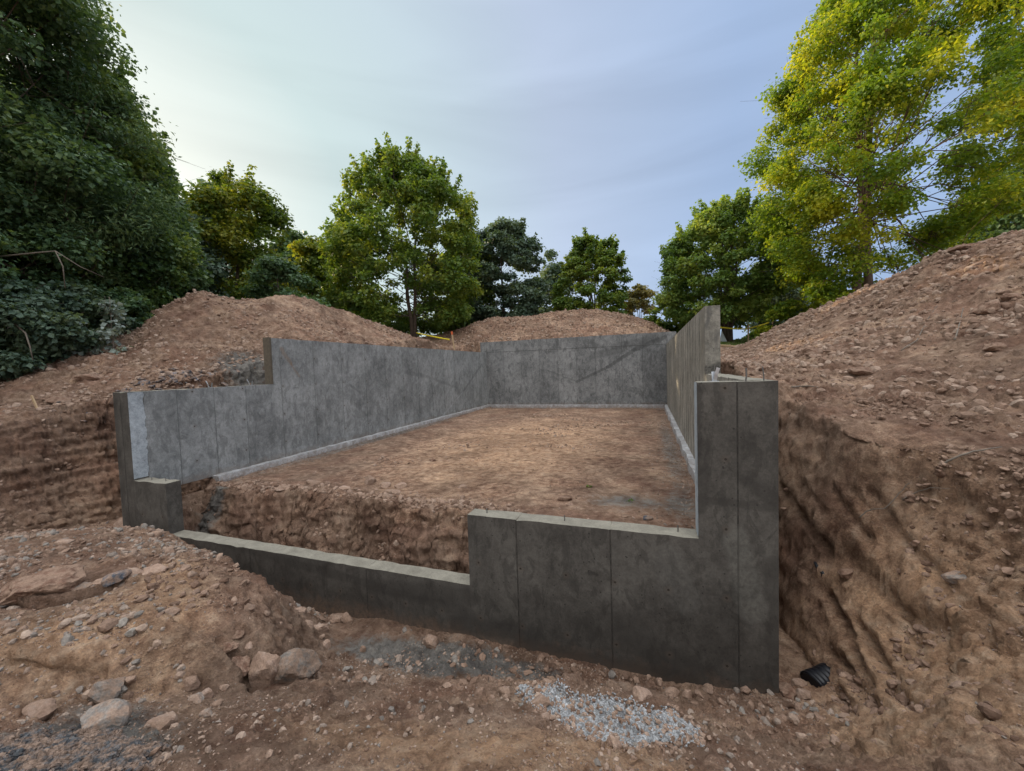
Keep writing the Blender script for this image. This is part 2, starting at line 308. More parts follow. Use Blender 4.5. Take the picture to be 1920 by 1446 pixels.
# ------------------------------------------------------------------ terrain
T = .2; XR = 8.533; XO = 8.733; YB = 14.285
ZT, ZH, ZB, Z1, Z2, Z3 = 1.604, 2.586, 3.106, .229, .235, -.541
XP, X1, X2, YS, YR = .949, 5.883, 8.131, 2.493, 2.61
def pt(px, py, **k): return tuple(P(px, py, **k))
low_pts = [  # floor of the dig outside the walls, the trench and the spoil the camera stands on
 (-.6,.0,-.62),(-.6,1,-.75),(-.9,-.35,-.55),(-.1,-.15,-.5),(.6,-.1,-.48),(1.2,-.05,-.55),(1.9,-.03,-.75),(2.5,-.03,-.95),(3.1,-.02,-1.15),
 pt(540,1152,Y=-.03),pt(713,1162,Y=-.03),pt(879,1196,Y=-.03),pt(1000,1225,Y=-.03),pt(1128,1254,Y=-.03),pt(1300,1289,Y=-.03),pt(1460,1304,Y=-.03),
 (9.0,.3,-1.12),(9.1,1.5,-1.1),(9.0,3,-.95),(8.95,6,-.6),(9,14,0),(-.6,4,-.7),(-.6,9,-.6),(-.6,15,-.4),(4,15.5,0),
 pt(0,1005,z=-.16),pt(100,1000,z=-.18),pt(210,990,z=-.2),pt(280,990,z=-.20),pt(310,1020,z=-.14),pt(370,1035,z=-.13),pt(430,1058,z=-.14),pt(470,1085,z=-.22),pt(505,1112,z=-.34),pt(545,1150,z=-.75),
 (2.6,-.22,-.7),(3.3,-.2,-1.02),(1.6,-.2,-.5),
 pt(0,1100,z=-.06),pt(100,1090,z=-.04),pt(100,1125,z=-.10),pt(250,1070,z=-.08),pt(300,1120,z=-.03),pt(420,1110,z=-.12),pt(480,1160,z=-.24),pt(560,1210,z=-.78),
 pt(600,1175,z=-1.05),pt(640,1200,z=-1.12),pt(700,1180,z=-1.12),pt(760,1230,z=-1.1),pt(830,1210,z=-1.12),pt(700,1260,z=-1.02),pt(800,1275,z=-1.05),pt(880,1270,z=-1.05),pt(960,1270,z=-1.08),pt(640,1278,z=-.90),
 pt(0,1200,z=.02),pt(150,1190,z=.02),pt(300,1185,z=-.04),pt(400,1190,z=-.18),pt(450,1260,z=-.5),pt(540,1270,z=-.62),pt(600,1300,z=-.62),pt(600,1318,z=-.40),pt(700,1318,z=-.40),pt(800,1312,z=-.42),pt(760,1350,z=-.3),pt(900,1314,z=-.42),
 pt(380,1290,z=-.42),pt(300,1270,z=-.30),pt(0,1300,z=-.06),pt(150,1290,z=-.2),pt(250,1330,z=-.28),pt(400,1350,z=-.34),pt(520,1340,z=-.26),
 pt(0,1446,z=.02),pt(150,1420,z=-.02),pt(300,1446,z=-.02),pt(500,1446,z=-.04),pt(700,1446,z=-.02),pt(800,1400,z=-.12),pt(960,1446,z=0.0),pt(960,1390,z=-.16),pt(960,1335,z=-.36),
 pt(985,1290,z=-.48),pt(1060,1306,z=-.48),pt(1150,1325,z=-.50),pt(1230,1345,z=-.53),pt(1305,1368,z=-.58),pt(1100,1375,z=-.42),pt(1200,1400,z=-.38),
 pt(1060,1300,z=-.95),pt(1180,1312,z=-1.02),pt(1270,1330,z=-1.02),pt(1350,1340,z=-1.0),pt(1450,1345,z=-.98),pt(1500,1310,z=-1.05),
 pt(1400,1390,z=-.72),pt(1500,1400,z=-.72),pt(1600,1400,z=-.62),pt(1550,1340,z=-.9),pt(1200,1446,z=-.14),pt(1400,1446,z=-.38),pt(1550,1446,z=-.42),pt(1650,1420,z=-.45),
 pt(1700,1350,z=-.4),pt(1750,1446,z=-.12),pt(1850,1446,z=.05),pt(1800,1300,z=-.05),pt(1900,1300,z=.12),
 (7,-3.2,.14),(5,-3.5,.15),(9,-3.2,.3),(2,-4,.1),(-1,-2.5,-.02),(-1,-5,.1),(7,-6,.2),(11,-6,.5),(-3,-8,.2),(7,-12,.4),(14,-12,.6)]
top_pts = [  # original grade, plateaus and spoil heaps
 (-1.5,-.7,1.12),(-1.5,0,1.25),(-1.2,1,1.42),(-.6,2.4,1.62),(-.4,3.5,2.0),(-.5,5,2.35),(-.5,8,2.5),(-.5,14,2.55),(-1.6,-2,1.0),(-1.6,-4,.8),(-3,-6,.6),
 pt(0,795,X=-1.7),pt(60,770,X=-2.0),pt(130,755,X=-2.2),pt(200,745,X=-2.2),pt(0,740,D=7.6),pt(80,720,D=8),pt(0,698,D=10.3),pt(100,664,D=10.6),pt(170,645,D=10.6),pt(225,622,D=10.8),
 pt(300,580,D=11.4),pt(345,556,D=11.8),pt(370,540,D=12.0),pt(395,548,D=12.3),pt(430,560,D=12.8),pt(485,562,D=13.3),pt(540,553,D=13.8),pt(590,564,D=14.5),pt(640,580,D=15.6),pt(700,605,D=17.2),pt(745,628,D=18.8),pt(785,648,D=20.5),
 pt(300,650,D=9.6),pt(400,620,D=10.8),pt(480,640,D=10.8),pt(560,600,D=12.6),pt(300,700,D=8.3),pt(400,700,D=8.9),pt(200,690,D=8.8),pt(640,620,D=14.5),pt(420,716,X=-.7),pt(330,722,X=-.7),
 (-12,10,3.2),(-9,5,3.0),(-8,9,3.2),(-5,15,3.3),(-12,0,2.6),(-20,5,3.4),(-20,-6,2),(-10,-8,1.2),
 pt(820,656,D=21),pt(850,652,D=20),pt(872,628,D=22),pt(895,606,D=22.6),pt(920,598,D=23),pt(960,594,D=23.5),pt(1000,594,D=24),pt(1040,586,D=24),pt(1085,580,D=24),pt(1130,582,D=24),pt(1180,590,D=24),pt(1220,604,D=24),pt(1255,622,D=24),pt(1272,636,D=23.5),
 pt(960,645,D=18.4),pt(1100,640,D=18.4),(2,15.2,2.55),(5,15.2,2.75),(8,15.2,2.8),(0,30,3.5),(8,34,3.5),(16,34,3.3),
 (9.1,14,2.45),(9.1,9,2.1),(9.1,5,1.75),(9.2,3,1.42),pt(1470,725,X=9.6),pt(1358,672,D=9.5),pt(1362,664,D=11.5),pt(1395,668,D=10.5),pt(1400,661,D=12.5),pt(1440,680,D=9.5),pt(1355,655,D=15),pt(1395,655,D=15),pt(1355,649,D=18),pt(1400,649,D=18),pt(1430,648,D=18),pt(1350,644,D=22),pt(1400,643,D=22),pt(1445,642,D=22),pt(1400,645,D=27),pt(1350,646,D=27),pt(1450,645,D=27),
 pt(1412,646,D=13.2),pt(1440,618,D=13.2),pt(1500,592,D=12.4),pt(1550,572,D=11.8),pt(1620,543,D=11.0),pt(1690,515,D=10.2),pt(1755,478,D=9.4),pt(1780,466,D=9.2),pt(1850,452,D=8.8),pt(1920,436,D=8.5),pt(2000,415,D=8.3),
 pt(1500,660,D=8.8),pt(1600,650,D=7.6),pt(1700,620,D=7.1),pt(1800,600,D=6.6),pt(1920,580,D=6.2),pt(1560,700,D=6.5),pt(1700,700,D=5.4),pt(1920,690,D=4.7),
 pt(1480,735,D=5.6),pt(1480,800,D=4.3),pt(1560,820,D=3.95),pt(1520,790,D=4.35),pt(1600,770,D=4.5),pt(1700,790,D=4.0),pt(1800,810,D=3.7),pt(1920,850,D=3.1),pt(1920,770,D=3.9),pt(1650,850,D=3.6),pt(1750,870,D=3.2),
 pt(1900,1000,D=2.4),pt(1850,1100,D=2.2),(10.5,-1.6,.75),(10.5,-3.5,.8),(12,-5,1.0),(14,-1,2.2),
 (20,12,4.6),(24,8,4.8),(22,18,3.6),(30,12,3.6),(17,0,4.5),(18,-8,2.5),(20,24,3.3),(14,24,3.1)]
far_ring = [(math.cos(a)*r, 8+math.sin(a)*r, 3.4 if r < 50 else 4.0) for r in (42, 90, 300) for a in np.linspace(0, 2*math.pi, 14)[:-1]]
def rbf(pts):
    A = np.array(pts, float); n = len(A)
    def sc(q): return q
    D_ = np.hypot(A[:, None, 0]-A[None, :, 0], A[:, None, 1]-A[None, :, 1])
    K = np.sqrt(D_**2+.05**2); L = np.zeros((n+1, n+1)); L[:n, :n] = K-np.eye(n)*.02; L[n, :n] = L[:n, n] = 1
    w = np.linalg.solve(L, np.append(A[:, 2], 0))
    def f(x, y):
        out = np.full(x.shape, w[n])
        for i in range(n): out += w[i]*np.sqrt((x-A[i, 0])**2+(y-A[i, 1])**2+.05**2)
        return out
    return f
F_low = rbf(low_pts); F_top = rbf(top_pts+far_ring)
def axis(breaks):
    """breaks: list of (position, spacing); linear change of spacing between"""
    xs = [breaks[0][0]]; 
    while xs[-1] < breaks[-1][0]:
        x = xs[-1]; s = np.interp(x, [b[0] for b in breaks], [b[1] for b in breaks]); xs.append(x+s)
    return np.array(xs)
AX = axis([(-400, 60), (-60, 5), (-25, .5), (-12, .10), (-7, .06), (-2.4, .03), (-1.9, .012), (-1.0, .012), (-.6, .02), (0, .020), (4, .0145), (9, .0145), (10.6, .018), (13, .035), (20, .1), (30, .6), (60, 5), (400, 60)])
AY = axis([(-300, 60), (-40, 5), (-10, .6), (-4.2, .05), (-3.0, .014), (-.8, .012), (.2, .014), (.55, .009), (1.25, .009), (1.6, .018), (4, .03), (9, .055), (15, .07), (24, .10), (32, .4), (60, 4), (400, 60)])
gx, gy = np.meshgrid(AX, AY)
def lerp_eval(f, step=(.12)):
    """evaluate the slow field on every 4th grid line and interpolate"""
    ix = np.unique(np.append(np.arange(0, len(AX), 5), len(AX)-1)); iy = np.unique(np.append(np.arange(0, len(AY), 5), len(AY)-1))
    a, b = np.meshgrid(AX[ix], AY[iy]); v = f(a, b)
    r = np.array([np.interp(AX, AX[ix], row) for row in v])
    return np.array([np.interp(AY, AY[iy], r[:, j]) for j in range(r.shape[1])]).T
zl = lerp_eval(F_low); zt = lerp_eval(F_top)
# signed distance to the edge of the dig (positive outside), with the half width of its slope
def seg_sd(poly, x, y):
    d = np.full(x.shape, 1e9); inside = np.zeros(x.shape, bool)
    n = len(poly)
    for i in range(n):
        (x0, y0), (x1, y1) = poly[i], poly[(i+1) % n]
        t = np.clip(((x-x0)*(x1-x0)+(y-y0)*(y1-y0))/((x1-x0)**2+(y1-y0)**2), 0, 1)
        d = np.minimum(d, np.hypot(x-x0-t*(x1-x0), y-y0-t*(y1-y0)))
        c = ((y0 > y) != (y1 > y)) & (x < (x1-x0)*(y-y0)/(y1-y0+1e-12)+x0); inside ^= c
    return np.where(inside, -d, d)
dig = [(-1.45,-30),(-1.45,-2),(-1.4,0),(-1.0,1.6),(-.75,4),(-.7,15.0),(9.1,15.0),(9.15,8),(9.2,3.2),(9.36,1.4),(9.58,.5),(9.84,-.3),(10.15,-1.2),(10.6,-2.5),(11.3,-5),(13,-30)]
sd = lerp_eval(lambda a, b: seg_sd(dig, a, b))
nb1 = fbm(gx, gy, f=.9, o=4)
sd_n = sd+.16*nb1*sstep(0, 1, gy*0+1)+.05*fbm(gx, gy, f=4, o=3)
rightside = sstep(9.0, 9.25, gx)*sstep(6, 2, gy)
hw = .22+.12*sstep(-.5, -1.0, gx)+(.20+.30*sstep(1.6, .0, gy))*rightside
lft = sstep(-.5, -1.0, gx); hwi = .22+.10*lft+(.12+.22*sstep(1.6, .0, gy))*rightside; hwo = .22+.40*lft+(.02+.80*sstep(1.3, -.4, gy))*rightside
u = np.clip((sd_n+hwi)/(hwi+hwo), 0, 1)
su = u*.6+.4*u*u*(3-2*u)
H = zl+(zt-zl)*su
slope_dig = (u > .02) & (u < .98)
# horizontal tooth marks on the left bank
lb = sstep(-.55, -.8, gx)*sstep(6, 3, gy)*sstep(-6, -3, gy)
q = .115; hh = H+.05*fbm(gx, gy, f=1.1, o=3)
st = np.floor(hh/q)*q+q*sstep(.30, .72, hh/q-np.floor(hh/q))
H = np.where(slope_dig, H+(st-hh)*.3*lb, H)
# inside of the foundation: floor, then the pit cut along the front wall
rut = sum(-.022*np.exp(-((gx-x0-.12*np.sin(gy*.5+x0))/.10)**2)+.012*np.exp(-((gx-x0-.12*np.sin(gy*.5+x0)-.2)/.08)**2) for x0 in (3.2, 4.7, 5.6, 7.0))
fl = -.145+.030*fbm(gx, gy, f=.8, o=4)+.014*fbm(gx, gy, f=4, o=4)+rut*sstep(-.2, .2, fbm(gx, gy, f=.9, o=2, off=3))
edge = 1.00+.24*fbm(gx, gy*0, f=1.3, o=3)+.10*fbm(gx, gy, f=4.5, o=4)-.40*sstep(5.8, 6.3, gx)
edge = edge+.28*np.exp(-((gx-.35)/.35)**2)
pitb = -1.22+.10*fbm(gx, gy, f=1.6, o=4)+.28*np.exp(-((gx-.4)/.5)**2)
pw_ = .42+.16*fbm(gx, gy*0, f=1.7, o=2, off=9); pu = np.clip((gy-edge)/pw_+1, 0, 1)
pitface = pu**1.15
# rubble berm along the lip of the pit
lip = np.exp(-((gy-edge-.14)/.16)**2)*(.045+.05*fbm(gx, gy, f=3, o=3))*sstep(.5, 1.2, gx)*sstep(5.9, 5.2, gx)
inn = pitb+(fl-pitb)*pitface+lip
drag = .03*np.exp(-((gx-.36)/.14)**2)*sstep(1.4, 1.8, gy)
inn = inn+drag
inside = (gx > .1) & (gx < XR+.1) & (gy > .1) & (gy < YB+.1)
# strip below the left wall where the footing is missing stays high so that the wall rests on soil
H = np.where(inside, inn, H)
under = (gx > -.35) & (gx <= .24) & (gy > .35) & (gy < 1.6)
ledge = -.05-.20*sstep(.42, .55, gy)*sstep(1.18, 1.02, gy)+.03*nb1-2.3*np.maximum(0, gx-.20-.05*nb1-.04*fbm(gx, gy, f=6, o=3))**1.0
H = np.where((gx > .1) & (gx <= .9) & (gy > .35) & (gy < YB), np.maximum(H, ledge), H)
# keep soil below the wall tops and out of the walls' faces
# curved bucket-tooth grooves raked down the right bank
rakes = [(r_, .08 if k_ in (0, 3, 4) else .05) for k_, r_ in enumerate([
 [(1462,905),(1490,945),(1520,985),(1548,1025),(1560,1050)], [(1548,904),(1575,945),(1609,987),(1639,1021)], [(1605,1051),(1662,1096),(1692,1142),(1756,1187)],
 [(1548,1104),(1571,1142),(1601,1194),(1613,1236)], [(1552,1217),(1582,1240),(1620,1300),(1658,1345)], [(1605,1157),(1631,1210),(1654,1236)], [(1669,1285),(1696,1315),(1737,1338)],
 [(1673,1164),(1711,1198),(1741,1225)], [(1575,1293),(1588,1320),(1601,1342)], [(1462,930),(1507,975),(1552,1028),(1571,1043)], [(1571,900),(1616,941),(1669,983),(1707,1025),(1748,1062),(1786,1111)],
 [(1616,911),(1655,952),(1692,994)], [(1485,880),(1520,930),(1545,965)], [(1560,1130),(1590,1200),(1625,1270),(1650,1310)], [(1640,1100),(1690,1150),(1740,1200)], [(1628,1180),(1660,1250),(1700,1290)]])]
def march(px, py, ZZ):
    r = _F+_R*(px-960)/FPX-_U*(py-723)/FPX
    q = CAM+np.arange(.8, 12, .01)[:, None]*r; i = np.clip(np.searchsorted(AX, q[:, 0])-1, 0, len(AX)-1); j = np.clip(np.searchsorted(AY, q[:, 1])-1, 0, len(AY)-1)
    k = np.where(q[:, 2] < ZZ[j, i])[0]; return q[k[0]] if len(k) else q[-1]
rake_mask = np.zeros_like(H)
# gravel swells up a little from the soil
for q_, rr_ in ((P(1060,1330,z=-.6), .16), (P(1150,1355,z=-.6), .2), (P(1240,1370,z=-.6), .18)): H = H+.11*np.exp(-(((gx-q_[0])**2+(gy-q_[1])**2)/rr_**2))
H0 = H.copy()
# little broken scarps in the foreground: the soil drops on the side of the reference point
scarps = [([(0,1120),(60,1126),(110,1122),(190,1100),(250,1078)], (120,1150), .10, .20),
 ([(230,1150),(330,1180),(400,1215),(445,1262),(470,1310)], (440,1200), .15, .22),
 ([(300,1010),(370,1035),(430,1060),(475,1088),(505,1114),(530,1150),(548,1210),(545,1250)], (640,1190), .13, .30),
 ([(540,1300),(640,1330),(760,1330),(900,1342),(960,1330)], (760,1260), .12, .25),
 ([(0,1225),(120,1235),(230,1262),(330,1290)], (150,1290), .05, .25),
 ([(560,1440),(700,1400),(850,1380),(960,1400)], (760,1340), .04, .2),
 ([(1320,1375),(1420,1395),(1520,1420),(1640,1440)], (1500,1360), .07, .22),
 ([(1475,905),(1530,985),(1600,1040),(1700,1100),(1800,1180),(1830,1280)], (1600,1200), .10, .35),
 ([(1500,840),(1600,860),(1700,890),(1800,930),(1900,960)], (1750,1000), .10, .35)]
sel = (gx > -1.5) & (gx < 11.5) & (gy > -3.4) & (gy < 2.4) & ~inside
xs, ys = gx[sel], gy[sel]; dz = np.zeros_like(xs); wb_ = .05*fbm(xs, ys, f=3.5, o=4)
for pix, refp, A_, L_ in scarps:
    pl = [march(a, b, H0)[:2] for a, b in pix]; rp = march(*refp, H0)[:2]
    def sdist(x, y):
        best = np.full(x.shape, 9.); side = np.zeros(x.shape); tt = np.zeros(x.shape)
        for i in range(len(pl)-1):
            (x0, y0), (x1, y1) = pl[i], pl[i+1]; l2 = (x1-x0)**2+(y1-y0)**2; t = np.clip(((x-x0)*(x1-x0)+(y-y0)*(y1-y0))/l2, 0, 1)
            d = np.hypot(x-x0-t*(x1-x0), y-y0-t*(y1-y0)); kk = d < best
            best = np.where(kk, d, best); side = np.where(kk, np.sign((x-x0)*(y1-y0)-(y-y0)*(x1-x0)), side); tt = np.where(kk, (i+t)/(len(pl)-1), tt)
        return best, side, tt
    _, sr, _ = sdist(np.array([rp[0]]), np.array([rp[1]])); d, sg, tt = sdist(xs, ys)
    sdv_ = d*sg*sr[0]+wb_                       # positive on the low side
    dz += (-A_*sstep(-.012, .03, sdv_)*np.exp(-np.maximum(sdv_, 0)/L_)+.25*A_*np.exp(-(np.minimum(sdv_, 0)/.07)**2)*(sdv_ < 0))*sstep(0, .1, tt)*sstep(1, .9, tt)*(d < 4*L_)
H[sel] += dz; H0 = H.copy()
sel = (gx > 8.85) & (gx < 11) & (gy > -2.2) & (gy < 2.2)
xs, ys, zs_ = gx[sel], gy[sel], H[sel]; dz = np.zeros_like(xs); rm = np.zeros_like(xs); wv_ = .010*fbm(xs, ys, zs_, f=6, o=3)
for k, (rk, am0) in enumerate(rakes):
    pl = [march(a, b, H0) for a, b in rk]; pl = [p_*(1-t_)+q_*t_ for p_, q_ in zip(pl[:-1], pl[1:]) for t_ in (0, .34, .67)]+[pl[-1]]
    best = np.full(xs.shape, 9.); tt = np.zeros(xs.shape)
    for i in range(len(pl)-1):
        a_, b_ = pl[i], pl[i+1]; l_ = b_-a_; l2 = l_@l_+1e-9; t = np.clip(((xs-a_[0])*l_[0]+(ys-a_[1])*l_[1]+(zs_-a_[2])*l_[2])/l2, 0, 1)
        d = np.sqrt((xs-a_[0]-t*l_[0])**2+(ys-a_[1]-t*l_[1])**2+(zs_-a_[2]-t*l_[2])**2); kk = d < best
        best = np.where(kk, d, best); tt = np.where(kk, (i+t)/(len(pl)-1), tt)
    best = np.abs(best+.7*wv_); am = am0*(.6+.8*np.clip(.5+1.6*fbm(xs, ys, zs_, f=2.2, o=3, off=k), 0, 1))
    dz += (-am*np.exp(-(best/.021)**2)-.35*am*np.exp(-(best/.07)**2)+.35*am*np.exp(-((best-.075)/.03)**2))*sstep(0, .1, tt)*sstep(1, .85, tt); rm = np.maximum(rm, np.exp(-(best/.12)**2))
rake_disp = np.zeros_like(H); rake_disp[sel] = dz; rake_mask[sel] = rm

# normals of the smooth surface, then soil relief pushed out along them
def normals(X, Y, Z):
    dzx = np.gradient(Z, AX, axis=1); dzy = np.gradient(Z, AY, axis=0)
    n = np.stack([-dzx, -dzy, np.ones_like(Z)], -1); return n/np.linalg.norm(n, axis=-1, keepdims=True)
N = normals(gx, gy, H)
steep = sstep(.92, .6, N[..., 2])
dist = np.hypot(gx-CAM[0], gy-CAM[1])
heap = sstep(.15, .5, u)*np.where(inside, 0, 1)*sstep(38, 25, dist)
smoothR = np.exp(-(((gx-10.1)/.9)**2+((gy-.6)/.8)**2))*sstep(.6, .9, u)     # trampled plateau on the right
# smoothed foreground crust: the two compacted banks
sm1 = np.maximum(np.exp(-(((gx-7.2)/1.6)**2+((gy+2.0)/.35)**2)), np.exp(-(((gx-4.6)/1.2)**2+((gy+1.9)/.45)**2)))
rough = np.clip(1-.65*smoothR-.55*sm1, .25, 1)*np.where(inside, .35+.65*(pu < 1), 1)
clayR = np.exp(-(((gx-9.55)/.55)**2+((gy-.1)/1.2)**2)); rough = rough*(1-.7*rake_mask)*(1-.55*clayR)
w1, v1 = worley(gx+.06*nb1, gy, 5.5, 3.1); w2, v2 = worley(gx, gy, 13, 8.3); w3, v3 = worley(gx, gy, 27, 1.9)
pat = sstep(-.12, .22, fbm(gx, gy, f=1.4, o=3, off=71)); cl1 = np.clip(1-w1*1.6, 0, 1)**.7*(v1 > .55)*(v1-.3)*pat*1.4; cl2 = np.clip(1-w2*1.5, 0, 1)**.7*(v2 > .4)*(v2-.1)*(.3+.9*pat); cl3 = np.clip(1-w3*1.5, 0, 1)*v3
near = sstep(14, 4, dist)
_q = P(1385, 655, D=15); calm = 1-.85*np.exp(-(((gx-_q[0])/1.6)**2+((gy-_q[1])/5.5)**2)); rough = rough*calm
bil = fbm(gx, gy, H*1.2, f=2.2, o=6, g=.55, kind=2, off=31); rid = fbm(gx, gy, H*1.6, f=4.5, o=5, kind=1, off=77)
big = fbm(gx, gy, f=.8, o=3, off=5)
w4, v4 = worley(gx, gy, 48, 4.7); cl4 = np.clip(1-w4*1.5, 0, 1)*v4
fgn = sstep(5.5, 3.5, dist)*np.where(inside, 0, 1)*(1-.6*sm1)
crk = np.clip(1-np.abs(fbm(gx+.1*nb1, gy, f=3.2, o=4, off=61))*9, 0, 1)
disp = fgn*(.022*cl2+.020*cl3+.011*cl4+.022*fbm(gx, gy, H, f=8, o=4, kind=1, off=43)-.03*crk)+rough*(.055*bil*(.5+heap)+.034*rid*(.5+steep)+.085*cl1*heap+.06*cl2*(.3+heap*.9)+(.024*cl3+.012*cl4)*near*(.4+heap))+(.09*big+.05*fbm(gx, gy, f=2.1, o=3, off=15))*heap*calm
disp = disp+.07*fbm(gx, gy, H, f=3.5, o=5, kind=1, off=91)*np.where(inside & (pu < .97) & (pu > .02), 1, 0)+.04*fbm(gx, gy, H, f=10, o=4, kind=1, off=19)*np.where(inside & (pu < .97), 1, 0)+.02*np.clip(fbm(gx, gy, H*2, f=9, o=4, kind=1, off=13), -1, 1)*steep*rough
crumb = fbm(gx, gy, H, f=14, o=4, g=.6, kind=1, off=29); disp = disp+rake_disp+.030*crumb*np.where(slope_dig | (inside & (pu < 1)), 1, 0)*(1-.75*rake_mask)*np.clip(.5+1.5*fbm(gx, gy, f=1.6, o=3, off=66), .1, 1)
strat = vnoise(H*11+1.6*nb1, gy*.35+3, gx*0)*2-1; strat2 = vnoise(H*30+2.5*nb1, gy*.7+13, gx*0)*2-1
disp = disp+(.012*strat+.020*strat2+.03*cl3+.05*cl2+.03*fbm(gx, gy, H, f=3, o=4))*lb*np.where(slope_dig, 1, 0)
disp = np.where(inside & (pu >= 1), np.clip(disp*(.12+.75*pat*sstep(.05, .4, fbm(gx, gy, f=.7, o=2, off=33))+.5*sstep(2.2, 1.2, gy)), -.012, .035)+.010*fbm(gx, gy, f=2.3, o=5, off=8), disp)
# slabby broken shelves in the left foreground
fgm = sstep(5.2, 3.6, gx)*sstep(-.1, -.5, gy)*sstep(-4, -3, gy)*(u < .3)
shelf = fbm(gx*.45+gy*.9, gy*.6-gx*.5, f=2.2, o=4, kind=1, off=51)
disp = disp+fgm*.035*np.floor(shelf*3)/3*rough
blend = np.clip(np.minimum(np.minimum(gx-.0, XO-gx), np.minimum(gy-0, YB+.2-gy))*0+1, 0, 1)
# no relief right against the wall faces
def band(v, a, b): return (v > a-.04) & (v < b+.04)
at_wall = (band(gx, 0, T+.0) | band(gx, XR, XO)) & band(gy, 0, YB+T) | (band(gy, 0, T) | band(gy, YB, YB+T)) & band(gx, 0, XO)
disp = np.where(at_wall, np.clip(disp, -.03, .02), disp)
PX = gx+N[..., 0]*disp*1.0; PY = gy+N[..., 1]*disp*1.0; PZ = H+N[..., 2]*disp
# keep vertices from swapping sides of the walls
PX = np.where(at_wall, gx, PX); PY = np.where(at_wall, gy, PY)
def ground_z(x, y):
    i = np.clip(np.searchsorted(AX, x)-1, 0, len(AX)-2); j = np.clip(np.searchsorted(AY, y)-1, 0, len(AY)-2)
    fx = (x-AX[i])/(AX[i+1]-AX[i]); fy = (y-AY[j])/(AY[j+1]-AY[j])
    return (PZ[j, i]*(1-fx)*(1-fy)+PZ[j, i+1]*fx*(1-fy)+PZ[j+1, i]*(1-fx)*fy+PZ[j+1, i+1]*fx*fy)
def ground_n(x, y):
    i = np.clip(np.searchsorted(AX, x)-1, 0, len(AX)-2); j = np.clip(np.searchsorted(AY, y)-1, 0, len(AY)-2); return N[j, i]

# soil colour regions (grey clay / orange clay / dark damp with painted undercut shade)
def blob(cx, cy, rx, ry, a=0):
    c, s = math.cos(a), math.sin(a); dx, dy = gx-cx, gy-cy
    return np.exp(-(((dx*c+dy*s)/rx)**2+((-dx*s+dy*c)/ry)**2))
def pblob(px, py, z, rx, ry, a=0):
    q = P(px, py, z=z); return blob(q[0], q[1], rx, ry, a)
grey = .9*pblob(80,1430,0,.55,.35,.3)+.75*pblob(730,1230,-1.1,.9,.28)+.6*pblob(860,1235,-1.1,.7,.3)+.5*pblob(1000,1270,-1.1,.6,.2)+.5*pblob(200,1300,-.1,.5,.3)
grey = grey+.22*blob(10.2,.9,1.1,1.3)+.6*blob(.45,6,.22,6)+.55*blob(8.2,6,.30,6)+.35*blob(4.4,13.6,4,.4)+.55*blob(7.4,1.9,.8,.5)
grey = grey+.75*np.exp(-(((gx+1.6)/.9)**2+((gy-3.2)/.8)**2))+.8*blob(.75,.8,.25,.3)
orange = .75*np.where(inside & (pu > .8), 1, 0)*blob(4.5,6,3.2,6)+.75*pblob(330,1130,-.2,1.1,.35,-.5)+.8*pblob(90,1220,-.1,.8,.4,-.3)+.75*pblob(800,1400,-.1,1.3,.3)+.6*pblob(1200,1430,-.2,.8,.25)+.5*pblob(1750,1350,-.2,.5,.5)
orange = orange+.15*blob(10.1,.6,1.2,1.2)+.75*blob(9.7,-.4,.9,1.5)
# damp cut faces and fresh-dumped patches, plus painted shade of the right bank's undercut
damp_shade = .25*np.where(inside & (pu < .75), 1, 0)+.35*pblob(1480,1100,-.4,.25,.25)
damp_shade = damp_shade+.5*blob(-5.6,4.6,.8,.6)
soilv = np.stack([grey, orange, damp_shade], -1).reshape(-1, 3)

ny, nx = gx.shape
idx = np.arange(nx*ny).reshape(ny, nx)
faces = np.stack([idx[:-1, :-1], idx[:-1, 1:], idx[1:, 1:], idx[1:, :-1]], -1).reshape(-1, 4)
V = np.stack([PX, PY, PZ], -1).reshape(-1, 3)
fcx = .25*(gx[:-1, :-1]+gx[:-1, 1:]+gx[1:, 1:]+gx[1:, :-1]).ravel(); fcy = .25*(gy[:-1, :-1]+gy[:-1, 1:]+gy[1:, 1:]+gy[1:, :-1]).ravel()
fz = PZ[:-1, :-1].ravel(); fin = inside[:-1, :-1].ravel()
wob = .35*nb1[:-1, :-1].ravel()
m_left = (fcx < -1.5+wob) & (fcx > -12) & (fcy > 1.2+wob-.15*fcx*0) & (fcy < 17+wob) & (fz > 1.95)
m_back = (fcy > 14.9+wob) & (fcy < 30) & (fcx > -2.3) & (fcx < 12.5+wob) & (fz > 2.95) & ~m_left
m_right = (fcx > 10.6+wob) & (fcx < 26) & (fcy > -9) & (fcy < 21) & (fz > 1.35+.1*wob) & ~m_back & ~((fcy > 12.5) & (fz < 3.15))
m_pit = fin
def sub(name, mask, label, cat=None):
    f = faces[mask]; used = np.unique(f); mp = np.zeros(len(V), np.int64); mp[used] = np.arange(len(used))
    o = new_mesh(name, V[used], mp[f], M['soil'], smooth=True); vcol(o, 'soil', soilv[used]); tag(o, label, cat, kind='structure'); return o
sub('ground', ~(m_left | m_back | m_right | m_pit), 'rough brown soil of the dig and the spoil round the foundation', 'ground')
sub('foundation_floor', m_pit, 'orange brown trampled dirt floor and pit inside the concrete walls', 'dirt floor')
sub('dirt_mound', m_left, 'long brown dirt mound with a peaked crest behind the left wall', 'dirt mound')
sub('dirt_mound', m_back, 'low reddish dirt mound behind the far wall', 'dirt mound')
sub('dirt_mound', m_right, 'tall lumpy dirt mound rising to the right edge below the yellow-green maple', 'dirt mound')

